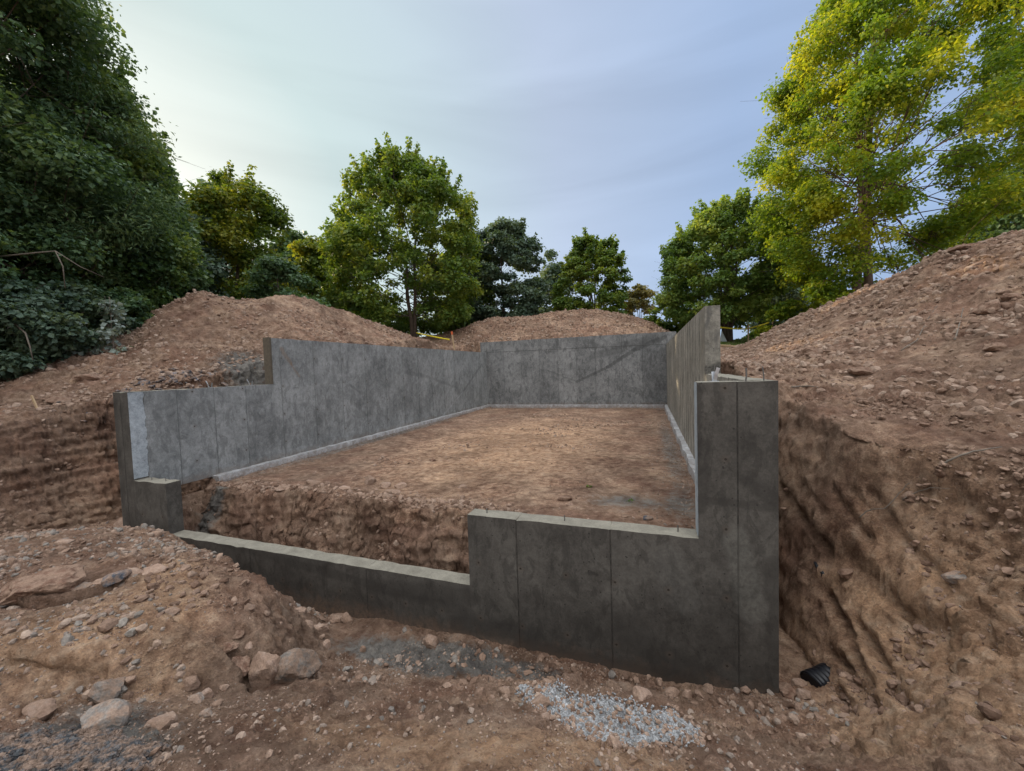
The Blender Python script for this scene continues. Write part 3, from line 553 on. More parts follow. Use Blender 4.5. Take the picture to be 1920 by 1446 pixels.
# ------------------------------------------------------------------ concrete foundation
def wall_cols(name, cols, axis, a, b, mat, parent, outer_skew=None):
    """cols: (s0,s1,zbot,ztop,tone); the wall runs along axis ('x' or 'y'); a<b are its two face planes. One closed mesh; every form joint is a thin raised fin."""
    ex = []; W = .007; ridge = set(); jr = random.Random(len(cols)*7+int(a*100)); tops_ = set(); jit = {}
    for k, (s0, s1, zb, zt_, tn) in enumerate(cols):
        l = k > 0 and cols[k-1][3] == zt_; r = k < len(cols)-1 and cols[k+1][3] == zt_
        q0 = s0+W if l else s0; q1 = s1-W if r else s1
        if l: ex.append((s0, q0, zb, zt_, tn, 1)); ridge.add(round(s0, 5))
        ns = max(1, int((q1-q0)/.11)); tops_.add(round(zt_, 5))
        for i_ in range(ns): ex.append((q0+(q1-q0)*i_/ns, q0+(q1-q0)*(i_+1)/ns, zb, zt_, tn, 0))
        if r: ex.append((q1, s1, zb, zt_, tn, 1))
    Vv, Ff, tone, seam, mp = [], [], [], [], {}
    def q(s, t, z):
        o_ = (.006 if round(s, 5) in ridge else 0)*(-1 if t == a else 1)
        if outer_skew and t == a: o_ += outer_skew(s)
        if round(z, 5) in tops_:
            kk = (round(s, 4), t, round(z, 4))
            if kk not in jit: jit[kk] = jr.uniform(-.004, .003) if jr.random() > .10 else -jr.uniform(.006, .014)
            z = z+jit[kk]
        c = (s, t+o_, z) if axis == 'x' else (t+o_, s, z); key = tuple(round(v, 5) for v in c)
        if key not in mp: mp[key] = len(Vv); Vv.append(c)
        return mp[key]
    def quad(p, tn, sm_, flip):
        i = [q(*c) for c in p]; Ff.append(tuple(i[::-1] if flip else i)); tone.append(tn); seam.append(sm_)
    fl = (axis == 'y')
    for k, (s0, s1, zb, zt_, tn, sm_) in enumerate(ex):
        quad([(s0,a,zb),(s1,a,zb),(s1,a,zt_),(s0,a,zt_)], tn, sm_, fl)
        quad([(s1,b,zb),(s0,b,zb),(s0,b,zt_),(s1,b,zt_)], tn, sm_, fl)
        quad([(s0,a,zt_),(s1,a,zt_),(s1,b,zt_),(s0,b,zt_)], tn+1.2, 0, fl)
        quad([(s0,b,zb),(s1,b,zb),(s1,a,zb),(s0,a,zb)], tn, 0, fl)
        if k == 0: quad([(s0,b,zb),(s0,a,zb),(s0,a,zt_),(s0,b,zt_)], tn+.1, 0, fl)
        elif ex[k-1][3] != zt_:
            lo, hi = min(ex[k-1][3], zt_), max(ex[k-1][3], zt_)
            quad([(s0,b,lo),(s0,a,lo),(s0,a,hi),(s0,b,hi)], tn+.1, 0, fl ^ (ex[k-1][3] > zt_))
        if k == len(ex)-1: quad([(s1,a,zb),(s1,b,zb),(s1,b,zt_),(s1,a,zt_)], tn+.1, 0, fl)
    o = new_mesh(name, Vv, Ff, mat, parent); vattr(o, 'tone', np.minimum(tone, 1.2), 'FACE'); vattr(o, 'stain', seam, 'FACE'); vattr(o, 'top_face', np.array(tone) > 1.15, 'FACE'); return o
fnd = tag(empty('concrete_foundation', (0, 0, 0)), 'stepped grey poured concrete foundation walls standing in the dug pit', 'foundation')
rt = lambda: random.uniform(0, 1)
def mk(seq, zb, zt_): return [(seq[i], seq[i+1], zb, zt_, rt()) for i in range(len(seq)-1)]
lw = mk([T+.002, .66, 1.26, 1.86, YS], -.02, ZT)+mk([YS, 2.67]+[2.67+.9*i+.0 for i in range(1, 13)]+[YB-.004], -.02, ZH)
wl = wall_cols('side_wall', lw, 'y', 0, T, M['c_side'], fnd, outer_skew=lambda s: -.16*max(0, 1-s/YS))
wl['label'] = 'long stepped left wall with tall section and vertical form seams'
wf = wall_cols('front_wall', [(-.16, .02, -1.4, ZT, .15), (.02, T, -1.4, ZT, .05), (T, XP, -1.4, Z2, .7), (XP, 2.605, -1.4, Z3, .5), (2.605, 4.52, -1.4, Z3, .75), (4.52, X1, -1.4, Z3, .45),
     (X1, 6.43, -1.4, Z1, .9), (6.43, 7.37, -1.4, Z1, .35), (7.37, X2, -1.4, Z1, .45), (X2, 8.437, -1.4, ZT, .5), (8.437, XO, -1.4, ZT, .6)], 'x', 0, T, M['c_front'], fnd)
wf['label'] = 'front wall in dark concrete with low opening and tall right pier'
rw = mk([T+.002, .9, 1.8, YR], -.02, ZT)+mk([YR, 3.25]+[3.25+.475*i for i in range(1, 23)]+[YB-.004], -.02, ZH)
wr = wall_cols('side_wall', rw, 'y', XR, XO, M['c_right'], fnd); wr['label'] = 'right wall seen edge-on, warm light on its inner face'
# inner returns below z=0 of both corners so the pit sees concrete down to the trench
wb = wall_cols('back_wall', mk([-.12, .2, 1.1, 2.0, 2.9, 3.81, 4.66, 5.53, 6.70, 7.56, XR, XO+.2], -.02, ZB), 'x', YB, YB+T, M['c_back'], fnd)
wb['label'] = 'far wall, taller, with a horizontal line and a dark diagonal stain'
# horizontal form line: one continuous ragged ridge
vv = []; ff = []; n = 160
for i in range(n+1):
    x = .21+(XR-.25)*i/n; w = random.uniform(.006, .013)
    vv += [(x, YB+.002, ZH-w), (x, YB-random.uniform(.005, .010), ZH+random.uniform(-.003, .003)), (x, YB+.002, ZH+w)]
for i in range(n):
    for k in (0, 1): j = i*3+k; ff.append((j, j+1, j+4, j+3))
new_mesh('form_line', vv, ff, M['seam'], wb)
# pale patch where the bulkhead form stood, its strip on the left wall's inner face, and light jamb on the pier
jb = MB(); ys_ = np.linspace(.012, T-.004, 2)
zz = np.linspace(Z2+.02, ZT-.006, 28)
vv = []; ff = []
for i, z in enumerate(zz):
    vv += [(T+.004, .004, z), (T+.004, T+random.uniform(-.012, .014), z)]
for i in range(len(zz)-1): ff.append((2*i, 2*i+1, 2*i+3, 2*i+2))
b0 = len(vv)
o = new_mesh('pale_strip', vv, ff, M['c_pale'], wl); o['label'] = 'pale bluish strip of fresh concrete'
sm = o.modifiers.new('thick', 'SOLIDIFY'); sm.thickness = .003; sm.offset = -1
vv = []; ff = []
for i, z in enumerate(np.linspace(Z1+.01, ZT-.006, 24)): vv += [(X2-.004, .010+random.uniform(0, .006), z), (X2-.004, T-.004, z)]
for i in range(23): ff.append((2*i, 2*i+2, 2*i+3, 2*i+1))
o = new_mesh('pale_strip', vv, ff, M['c_pale'], wf); sm = o.modifiers.new('thick', 'SOLIDIFY'); sm.thickness = .003; sm.offset = -1
# footing strips inside, rough
def footing(name, p0, p1, w, z0, z1, side):
    n = 90; vv = []; ff = []
    a = Vector(p0); b = Vector(p1); d = (b-a).normalized(); nr = Vector((-d.y, d.x))*side
    for i in range(n+1):
        p = a.lerp(b, i/n); jw = w+random.uniform(-.012, .014)+.012*math.sin(i*.7); zt_ = z1+random.uniform(-.008, .008); 
        if i in (0, n): jw = w
        for (o_, z) in ((-.02, z0), (jw, z0), (jw+.004, (z0+z1)/2), (jw-.012, zt_), (-.02, zt_)): q = p+nr*o_; vv.append((q.x, q.y, z))
    for i in range(n):
        for k in range(4): a_ = i*5+k; ff.append((a_, a_+1, a_+6, a_+5))
    ff.append((0,1,2,3,4)); ff.append(tuple(n*5+k for k in (4,3,2,1,0)))
    o = new_mesh(name, vv, ff, M['c_foot'], fnd); vattr(o, 'tone', [random.uniform(.2, 1) for _ in ff], 'FACE'); return o
footing('footing', (T, 1.15), (T, YB-.02), .155, -.185, -.004, -1)
footing('footing', (T+.16, YB), (XR-.14, YB), .14, -.28, -.006, -1)
footing('footing', (XR, .75), (XR, YB-.02), .13, -.28, -.012, 1)
bo = MB(); bo.box((.01, YS-.045, ZT+.002), (T-.01, YS-.003, ZH+.012)); bo.build('end_board', M['darkwood'], wl)
# anchor straps: two bent legs of galvanised strip; threaded bolts and rebar stubs
def strap(p, lean, parent, h=.12, w=.024):
    b = MB(); x, y, z = p
    b.bar((x, y-.02, z-.01), (x+lean*.5, y-.028, z+h*.5), w, .004, (0,1,0)); b.bar((x+lean*.5, y-.028, z+h*.5), (x+lean*1.4, y-.03, z+h), w, .004, (0,1,0))
    b.bar((x, y+.02, z-.01), (x-lean*.2, y+.03, z+h*.72), w, .004, (0,1,0)); b.box((x-.035, y-.03, z-.003), (x+.035, y+.03, z+.005))
    b.build('anchor_strap', M['steel'], parent)
for px, py, le in ((247,728,-.05), (374,723,-.05), (450,719,-.03), (497,716,.01)):
    q = P(px, py, z=ZT+.02); strap((.1, q[1] if q[1] > .05 else .1, ZT), le, wl)
strap((8.28, .10, ZT), .02, wf, .12, .028)
def rod(p, tip, r, parent, name='anchor_bolt'): b = MB(); b.tube([p, ((p[0]+tip[0])/2+.004, (p[1]+tip[1])/2, (p[2]+tip[2])/2), tip], r, 7); b.build(name, M['rebar'], parent)
rod((8.52,.1,ZT-.02), (8.525,.1,ZT+.11), .007, wf); rod((8.66,.12,ZT-.02), (8.65,.12,ZT+.12), .005, wf); rod((8.27,.14,ZT), (8.29,.14,ZT+.14), .004, wf)
for px, h in ((913,.05), (1058,.055), (1270,.06)):
    q = P(px, 975, Y=.1); rod((q[0], .1, Z1-.02), (q[0]+.002, .1, Z1+h), .006, wf)
for xx in (.45, .78): rod((xx, .1, Z2-.02), (xx, .1, Z2+.04), .005, wf)
for px in (1047, 1140, 1163, 1243, 1010): q = P(px, 625, Y=YB+.1); rod((q[0], YB+.1, ZB-.02), (q[0], YB+.1, ZB+.07), .008, wb)

# ------------------------------------------------------------------ rocks
import bmesh
def ico(sub_):
    bm = bmesh.new(); bmesh.ops.create_icosphere(bm, subdivisions=sub_, radius=1)
    v = np.array([q.co[:] for q in bm.verts]); f = np.array([[w.index for w in p.verts] for p in bm.faces]); bm.free(); return v, f
ICO = {1: ico(1), 2: ico(2), 3: ico(3), 4: ico(4)}
def rock_verts(sub_, rng, planes=11, noise=.06):
    v, f = ICO[sub_]
    n = rng.normal(size=(planes, 3)); n /= np.linalg.norm(n, axis=1)[:, None]; d = rng.uniform(.55, .95, planes)
    dots = v@n.T; r = np.where(dots > .05, d/np.maximum(dots, .05), 9).min(1); r = np.minimum(r, 1.15)
    w = v*r[:, None]
    if noise:
        o = rng.uniform(0, 50); k = fbm(v[:, 0]+o, v[:, 1]+o, v[:, 2], f=2.3, o=4, g=.6); w = w*(1+noise*2*k)[:, None]
    return w, f
def euler_mat(rng, tilt=.5):
    a = rng.uniform(0, 2*math.pi); b = rng.normal()*tilt; c = rng.normal()*tilt
    ca, sa, cb, sb, cc, sc_ = math.cos(a), math.sin(a), math.cos(b), math.sin(b), math.cos(c), math.sin(c)
    return np.array([[ca,-sa,0],[sa,ca,0],[0,0,1]])@np.array([[cb,0,sb],[0,1,0],[-sb,0,cb]])@np.array([[1,0,0],[0,cc,-sc_],[0,sc_,cc]])
def on_ground(px, py):
    """march the sight line until it meets the soil"""
    r = _F+_R*(px-960)/FPX-_U*(py-723)/FPX
    s = np.concatenate([np.arange(.8, 8, .01), np.arange(8, 40, .05)]); q = CAM+s[:, None]*r
    k = np.where(q[:, 2] < ground_z(q[:, 0], q[:, 1]))[0]
    return (q[k[0]], s[k[0]]) if len(k) else (q[-1], s[-1])
def rock(px, py, w, h, mat, label, cat='rock', group=None, flat=.8, seed=0, sub_=3, name='rock', yaw=None):
    p, D_ = on_ground(px, py); s = w*D_/FPX/2; hh = max(h, .35*w)*D_/FPX/2
    rng = np.random.default_rng(1000+seed+int(px*7+py)); v, f = rock_verts(4 if w > 55 else sub_, rng, noise=.07 if mat != 'r_brown' else .12)
    v = v@euler_mat(rng, .3).T; v = v/np.abs(v).max(0)
    R_ = np.array([[_R[0], -_R[1], 0], [_R[1], _R[0], 0], [0, 0, 1]])
    v = (v*np.array([s, s*rng.uniform(.7, 1.0), hh]))@R_.T
    o = new_mesh(name, v, f, M[mat], smooth=False, loc=(float(p[0]), float(p[1]), float(ground_z(p[0], p[1])+hh*.12)))
    vattr(o, 'tone', np.full(len(v), rng.uniform(.35, .75))); tag(o, label, cat, group); return o
ROCKS = [
 (200,1304,66,56,'r_grey','flat-topped grey stone block in the left foreground'),
 (192,1360,84,58,'r_grey','large mud-caked grey boulder just above the dark clay patch'),
 (300,1365,52,44,'r_tan','square tan and grey stone beside the dark clay patch, lower left'),
 (243,1283,28,20,'r_tan','small tan stone touching the flat-topped grey block'),
 (75,1340,52,40,'r_tan','reddish tan angular stone left of the mud-caked boulder'),
 (358,1284,30,22,'r_tan','round tan stone right of the flat-topped grey block'),
 (365,1312,36,22,'r_grey','tilted long grey stone in the left foreground rubble'),
 (388,1306,26,22,'r_tan','pale thin stone leaning on the tilted long grey stone'),
 (408,1322,24,18,'r_tan','small square pale stone right of the tilted long grey stone'),
 (386,1342,24,18,'r_grey','small grey stone below the tilted long grey stone'),
 (420,1290,20,14,'r_tan','little flat tan stone above the small square pale one'),
 (505,1268,66,84,'r_tan','upright cracked tan rock split from the big boulder at the trench edge'),
 (556,1268,88,88,'r_grey','big rounded grey boulder at the trench end below the low wall'),
 (446,1262,50,58,'r_brown','brown clay block left of the cracked tan rock'),
 (82,1104,130,64,'r_brown','long dark brown clay slab undercut at the left edge'),
 (150,1104,38,18,'r_grey','pale thin stone leaning beside the long brown clay slab'),
 (218,1086,40,24,'r_blue','blue grey stone in the left foreground'),
 (186,1094,32,18,'r_tan','reddish stone left of the blue grey stone'),
 (232,1098,30,16,'r_grey','grey stone directly under the blue grey stone'),
 (252,1076,34,20,'r_tan','pale tan stone right of the blue grey stone'),
 (286,1070,50,18,'r_tan','long low tan slab on the left spoil bank'),
 (246,986,62,30,'r_tan','pale rock on the crest of the spoil just below the left corner pier'),
 (290,1004,30,18,'r_tan','small rock at the end of the spoil crest against the front wall'),
 (120,1018,30,12,'r_tan','flat pale stone on the upper left spoil'),
 (322,1150,34,22,'r_tan','tan lump in the middle of the orange spoil bank'),
 (468,1143,20,20,'r_tan','pale broken stone near the right end of the orange spoil bank'),
 (428,1216,40,24,'r_brown','brown clod on the flank of the spoil bank'),
 (445,1195,24,16,'r_brown','small dark clod above the clay block'),
 (468,1215,18,14,'r_tan','small rounded stone above the cracked tan rock'),
 (600,1182,30,22,'r_tan','round pale stone in the rubble under the low wall'),
 (652,1163,26,28,'r_tan','upright pale stone at the right end of the rubble under the low wall'),
 (590,1143,28,26,'r_tan','pointed tan stone touching the foot of the low wall'),
 (563,1150,28,20,'r_tan','tan stone left of the pointed one below the low wall'),
 (575,1178,34,22,'r_tan','flat buried tan stone left of the round pale stone'),
 (630,1160,40,14,'r_tan','long flat stone between the pointed and the upright stone'),
 (612,1212,20,18,'r_tan','small tan stone below the round pale stone'),
 (680,1222,14,16,'r_tan','tiny pale stone standing alone on the grey trench floor'),
 (805,1207,36,32,'r_tan','lone orange tan rock on the grey trench floor'),
 (903,1208,15,18,'r_tan','small reddish wedge leaning against the foot of the high front wall'),
 (1205,1302,38,22,'r_tan','brown rounded rock between the gravel heap and the high front wall'),
 (1262,1304,30,22,'r_tan','left rock of the pair below the tall pier'),
 (1288,1305,22,22,'r_tan','right rock of the pair below the tall pier'),
 (1330,1298,22,18,'r_tan','pale stone under the left part of the tall pier'),
 (1398,1300,18,20,'r_tan','upright little stone under the middle of the tall pier'),
 (1372,1310,18,13,'r_tan','flat little stone under the tall pier between two bigger ones'),
 (1470,1300,38,26,'r_brown','brown rock at the right foot of the tall pier'),
 (1506,1306,32,26,'r_tan','rounded tan rock beside the black pipe'),
 (1500,1286,30,18,'r_tan','small buried rock left of the black pipe'),
 (1012,1322,42,26,'r_tan','brown lump lying on the near edge of the white gravel'),
 (1024,1346,24,18,'r_tan','yellowish pebble under the brown lump at the gravel'),
 (1152,1400,34,36,'r_tan','pale stone at the lower tip of the white gravel'),
 (948,1302,28,18,'r_tan','tan clod at the left tip of the white gravel'),
 (695,906,24,30,'r_tan','upright pale stone on the lip of the inner pit'),
 (722,914,26,18,'r_tan','pale stone just right of the upright stone on the pit lip'),
 (750,913,28,14,'r_tan','long low stone on the pit lip'),
 (735,925,34,14,'r_tan','flat tan stone at the very edge of the inner pit'),
 (648,916,26,11,'r_tan','low flat stone left of the upright stone on the pit lip'),
 (585,906,30,13,'r_tan','pair-sized lump on the pit lip near the left wall'),
 (530,916,26,10,'r_tan','pale stone on the pit lip closest to the left footing'),
 (868,914,20,9,'r_tan','lone stone on the dirt floor right of the pit lip'),
 (812,864,14,8,'r_brown','dark pebble in the middle of the dirt floor'),
 (1060,938,32,16,'r_brown','dark hollowed clod on the floor behind the high front wall'),
 (1068,947,16,10,'r_tan','pale stone in front of the dark hollowed clod'),
 (1215,974,20,12,'r_blue','blue grey stone on the floor behind the right end of the high front wall'),
 (1172,969,24,9,'r_brown','reddish clod left of the blue grey stone on the floor'),
 (1283,905,12,9,'r_tan','small stone beside the right footing'),
 (1795,1086,40,26,'r_grey','pale flat slab stuck in the right bank'),
 (1588,1080,34,20,'r_brown','grooved brown lump on the ledge of the right bank'),
 (1733,798,24,14,'r_brown','dark small clod on the trampled ledge of the right bank'),
 (1713,785,17,8,'r_tan','pale pebble on the trampled ledge of the right bank'),
 (1818,808,16,9,'r_tan','pale square pebble at the right end of the trampled ledge'),
 (1855,583,54,36,'r_brown','large dark clod high on the right mound'),
 (1518,664,34,26,'r_brown','dark lumpy clod at the foot of the right mound'),
 (1545,678,22,16,'r_brown','clod right of the dark lumpy one at the mound foot'),
 (1488,655,26,18,'r_brown','long clod left of the dark lumpy one at the mound foot'),
 (1620,700,50,20,'r_brown','broad clod in the middle of the right slope'),
 (1860,655,44,22,'r_brown','broad brown clod near the right edge of the mound'),
 (1895,560,30,18,'r_brown','clod near the right edge above the broad brown one'),
 (1800,470,36,16,'r_brown','clod on the crest of the right mound'),
 (170,713,44,16,'r_brown','reddish clay slab on the slope left of the short wall'),
 (110,750,44,18,'r_brown','dark hollow clod right of the little stake on the left bank'),
]
for i, r_ in enumerate(ROCKS): rock(*r_, seed=i, group='loose rocks and clods on the soil')

def scatter(name, label, cat, pts, sizes, mat, rng, subs=1, kinds=10, flat=(.5, .9), planes=8, noise=0, sink=.3, tone=(.1, .9)):
    protos = [rock_verts(subs, rng, planes, noise) for _ in range(kinds)]
    n = len(pts); which = rng.integers(0, kinds, n); Vs, Fs, Ts = [], [], []; b = 0
    for k in range(kinds):
        v, f = protos[k]; idx_ = np.where(which == k)[0]
        for i in idx_:
            s = sizes[i]; w = (v*np.array([1, rng.uniform(.6, 1), rng.uniform(*flat)])*s)@euler_mat(rng, .5).T
            x, y = pts[i]; z = ground_z(x, y); nn = ground_n(x, y)
            Vs.append(w+np.array([x, y, z])+nn*s*(.45-sink)); Fs.append(f+b); b += len(v); Ts.append(np.full(len(v), rng.uniform(*tone)))
    o = new_mesh(name, np.concatenate(Vs), np.concatenate(Fs), M[mat], smooth=False)
    vattr(o, 'tone', np.concatenate(Ts)); tag(o, label, cat, kind='stuff'); return o
def wall_free(x, y, m_=.03):
    a = ((x > -.2-m_) & (x < T+m_) | (x > XR-m_) & (x < XO+m_)) & (y > -m_) & (y < YB+T+m_)
    b = ((y > -m_) & (y < T+m_) | (y > YB-m_) & (y < YB+T+m_)) & (x > -.2-m_) & (x < XO+m_)
    return ~(a | b)
def field(n, x0, x1, y0, y1, rng, keep):
    x = rng.uniform(x0, x1, n); y = rng.uniform(y0, y1, n); k = wall_free(x, y) & keep(x, y); return np.stack([x[k], y[k]], 1)
rg = np.random.default_rng(5)
def clump(x, y, f, thr, off): return fbm(x, y, f=f, o=3, off=off) > thr
def sizes(n, lo, hi, rng, p=2.2): return lo+(hi-lo)*rng.random(n)**p*1.0
# foreground rubble, near the camera
_cl = np.array([on_ground(*p_)[0][:2] for p_ in [(0,1392),(60,1376),(180,1374),(262,1394),(300,1425),(290,1446),(0,1446)]]); _c0, _c1 = _cl.min(0), _cl.max(0)
_wf = wall_free
def wall_free(x, y): return _wf(x, y) & ~((seg_sd([tuple(q_) for q_ in _cl], x, y) < 0) & (np.random.default_rng(2).random(len(x)) < .9))
A = field(15000, -1.2, 9.6, -3.0, -.04, rg, lambda x, y: clump(x, y, 1.1, .06, 3) & ((x < 4.2) | (x > 7.6) | (y < -1.25) | (rg.random(len(x)) < .10)) & (np.hypot(x-CAM[0], y-CAM[1]) > .9))
scatter('rubble', 'fine tan stone chips scattered over the foreground soil', 'rubble', A, sizes(len(A), .004, .030, rg, 4), 'r_mix', rg, tone=(.2, .9))
A = field(9000, -1.2, 9.6, -3.0, -.04, rg, lambda x, y: clump(x, y, .9, .02, 13))
scatter('soil_clods', 'brown soil clods scattered over the foreground', 'clods', A, sizes(len(A), .006, .05, rg, 5), 'r_mix', rg, noise=.14, subs=2, tone=(.05, .4))
A = field(11000, 0, 6.2, -2.9, -.3, rg, lambda x, y: clump(x, y, 1.3, .16, 23) & (x < 6))
scatter('rubble', 'broken grey and tan stones in the left foreground', 'rubble', A, sizes(len(A), .005, .05, rg, 6), 'r_mix', rg, subs=2, planes=9, tone=(.2, 1), sink=.35)
A = field(1500, 2.6, 9.0, -.75, -.04, rg, lambda x, y: clump(x, y, 1.2, -.2, 43) & ((x < 3.95) | (x > 7.3) | (rg.random(len(x)) < .12)))
scatter('rubble', 'mixed stones along the foot of the front wall', 'rubble', A, sizes(len(A), .006, .05, rg, 4), 'r_mix', rg, subs=2, planes=10, tone=(.15, .95))
# clods over the mounds
A = field(60000, -9, -.3, -3, 16, rg, lambda x, y: (ground_z(x, y) > .6) & (fbm(x, y, f=1.2, o=3, off=5)+.25*rg.random(len(x)) > .02))
scatter('soil_clods', 'brown clods covering the left mound and bank', 'clods', A, sizes(len(A), .008, .085, rg, 9), 'r_mix', rg, noise=.0, tone=(.2, .6), sink=.4)
A = field(16000, -2, 12.5, 14.8, 24, rg, lambda x, y: ground_z(x, y) > 2)
scatter('soil_clods', 'reddish clods covering the far mound', 'clods', A, sizes(len(A), .015, .12, rg, 8), 'r_mix', rg, tone=(.2, .6), sink=.4)
A = field(64000, 9.0, 19, -3, 14, rg, lambda x, y: (ground_z(x, y) > .8) & (fbm(x, y, f=1.3, o=3, off=25)+.25*rg.random(len(x)) > .0) & (np.exp(-(np.abs((x-9.45)*3.2+(y-3.0)*1.55)/3.56/.55)**2*1.0)*sstep(-1.0, .3, y+.0*x)*1.1 < rg.random(len(x))))
scatter('soil_clods', 'brown clods covering the right mound', 'clods', A, sizes(len(A), .006, .09, rg, 10), 'r_mix', rg, noise=.12, tone=(.15, .6), subs=2, planes=9, sink=.4)
A = field(9000, 9.0, 19, -3, 14, rg, lambda x, y: (ground_z(x, y) > .9) & clump(x, y, .7, 0, 9))
scatter('rubble', 'pale stone chips on the right mound', 'rubble', A, sizes(len(A), .010, .06, rg, 5), 'r_tan', rg)
A = field(60000, 2.5, 10.2, -2.95, -.04, rg, lambda x, y: (np.hypot(x-CAM[0], y-CAM[1]) < 4.2) & (clump(x, y, 2.2, -.1, 83) | (rg.random(len(x)) < .25)))
scatter('grit', 'fine grit and crumbs of soil over the foreground', 'grit', A, sizes(len(A), .0022, .011, rg, 3), 'r_mix', rg, tone=(.05, .8), sink=.2, noise=.0)
A = field(7000, 9.15, 11.0, -2.2, 2.4, rg, lambda x, y: clump(x, y, 1.9, -.05, 93))
scatter('soil_clods', 'crumbled clods on the upper part of the raked right bank', 'clods', A, sizes(len(A), .005, .042, rg, 5), 'r_mix', rg, noise=.16, subs=2, tone=(.05, .38), sink=.42)
# inside: chips on floor, lip rubble, pit face lumps, crushed stone by the walls
A = field(9000, .3, 8.45, .6, 14.1, rg, lambda x, y: clump(x, y, 1.5, .05, 5) | (y < 1.6))
scatter('rubble', 'small stone chips on the dirt floor inside the walls', 'rubble', A, sizes(len(A), .005, .028, rg, 5), 'r_tan', rg)
A = field(750, .9, 5.9, .98, 1.9, rg, lambda x, y: rg.random(len(x)) < np.exp(-((y-1.2)/.22)**2))
scatter('rubble', 'tan stones along the lip of the inner pit', 'rubble', A, sizes(len(A), .01, .06, rg, 3), 'r_tan', rg, subs=2, planes=10)
A = field(6500, .25, 6.2, .5, 1.2, rg, lambda x, y: x > 0)
scatter('soil_clods', 'clods on the cut face of the inner pit', 'clods', A, sizes(len(A), .006, .055, rg, 4), 'r_mix', rg, noise=.12, tone=(.0, .5), subs=2)
A = np.concatenate([field(5000, .3, .75, 1.2, 14.2, rg, lambda x, y: rg.random(len(x)) < np.exp(-((x-.3)/.2))), field(5000, 7.7, 8.42, .6, 14.2, rg, lambda x, y: rg.random(len(x)) < np.exp((x-8.4)/.3)), field(2500, .3, 8.4, 13.5, 14.17, rg, lambda x, y: y > 0)])
scatter('crushed_stone', 'grey crushed stone along the footings', 'crushed stone', A, sizes(len(A), .007, .022, rg, 2), 'r_grey', rg)
tr_x = rg.uniform(1.5, 8, 14); tr_y = rg.uniform(1.6, 12.5, 14); k_ = rg.integers(0, 14, 1100)
A = np.stack([tr_x[k_]+rg.normal(size=1100)*.45, tr_y[k_]+rg.normal(size=1100)*.18], 1); A = A[(A[:, 0] > .5) & (A[:, 0] < 8.3)]
scatter('soil_clods', 'crumbled clods in loose patches on the dirt floor', 'clods', A, sizes(len(A), .008, .05, rg, 4), 'r_mix', rg, noise=.1, subs=2, tone=(.1, .6))
A = field(5000, -2.4, -.75, -1.6, 1.8, rg, lambda x, y: clump(x, y, 2.0, -.1, 53))
scatter('soil_clods', 'clods sticking out of the cut left bank', 'clods', A, sizes(len(A), .006, .05, rg, 4.5), 'r_mix', rg, noise=.14, subs=2, tone=(.1, .5), sink=.42)
# dark slate rubble behind the short wall
q0 = P(345, 712, X=-1.2)
A = np.stack([rg.normal(-1.5, .35, 420), rg.normal(q0[1], .55, 420)], 1); A = A[A[:, 0] < -.45]
scatter('slate_rubble', 'dark blue grey slate pieces heaped behind the short left wall', 'slate rubble', A, sizes(len(A), .02, .10, rg, 2), 'r_blue', rg, subs=2, flat=(.25, .5))
# white gravel heap and the dark clay patch: outlines walked over the real soil
def poly_pts(pix, n, rng):
    w_ = [on_ground(*p_)[0][:2] for p_ in pix]; w_ = np.array(w_); x = rng.uniform(w_[:, 0].min(), w_[:, 0].max(), n*4); y = rng.uniform(w_[:, 1].min(), w_[:, 1].max(), n*4)
    d = seg_sd([tuple(q_) for q_ in w_], x, y)+.035*fbm(x, y, f=7, o=3)-.08*rng.random(len(x))**9
    k = d < 0; return np.stack([x[k], y[k]], 1)[:n]
A = poly_pts([(972,1290),(1060,1304),(1150,1322),(1235,1344),(1312,1370),(1300,1384),(1230,1400),(1150,1402),(1085,1372),(1020,1330)], 30000, rg)
scatter('gravel', 'pale white gravel heap spilled in the foreground', 'gravel', A, sizes(len(A), .005, .0115, rg, 1.4), 'r_white', rg, flat=(.6, .95), sink=-.1, tone=(.1, 1))
A = poly_pts([(960,1285),(1060,1300),(1150,1318),(1235,1340),(1325,1368),(1310,1392),(1230,1408),(1150,1412),(1075,1380),(1010,1335)], 1400, rg)
scatter('rubble', 'muddy crumbs mixed into the white gravel', 'rubble', A, sizes(len(A), .006, .022, rg, 2.5), 'r_mix', rg, sink=-.15, tone=(.1, .6))
A = poly_pts([(0,1392),(60,1376),(180,1374),(262,1394),(300,1425),(290,1446),(0,1446)], 20000, rg)
scatter('clay_crumbs', 'dark blue grey clay crumbs in the bottom left corner', 'clay', A, sizes(len(A), .006, .017, rg, 2), 'clay', rg, sink=.1)

# ------------------------------------------------------------------ small things
def put(px, py, dz=0): p, D_ = on_ground(px, py); return np.array([p[0], p[1], ground_z(p[0], p[1])+dz])
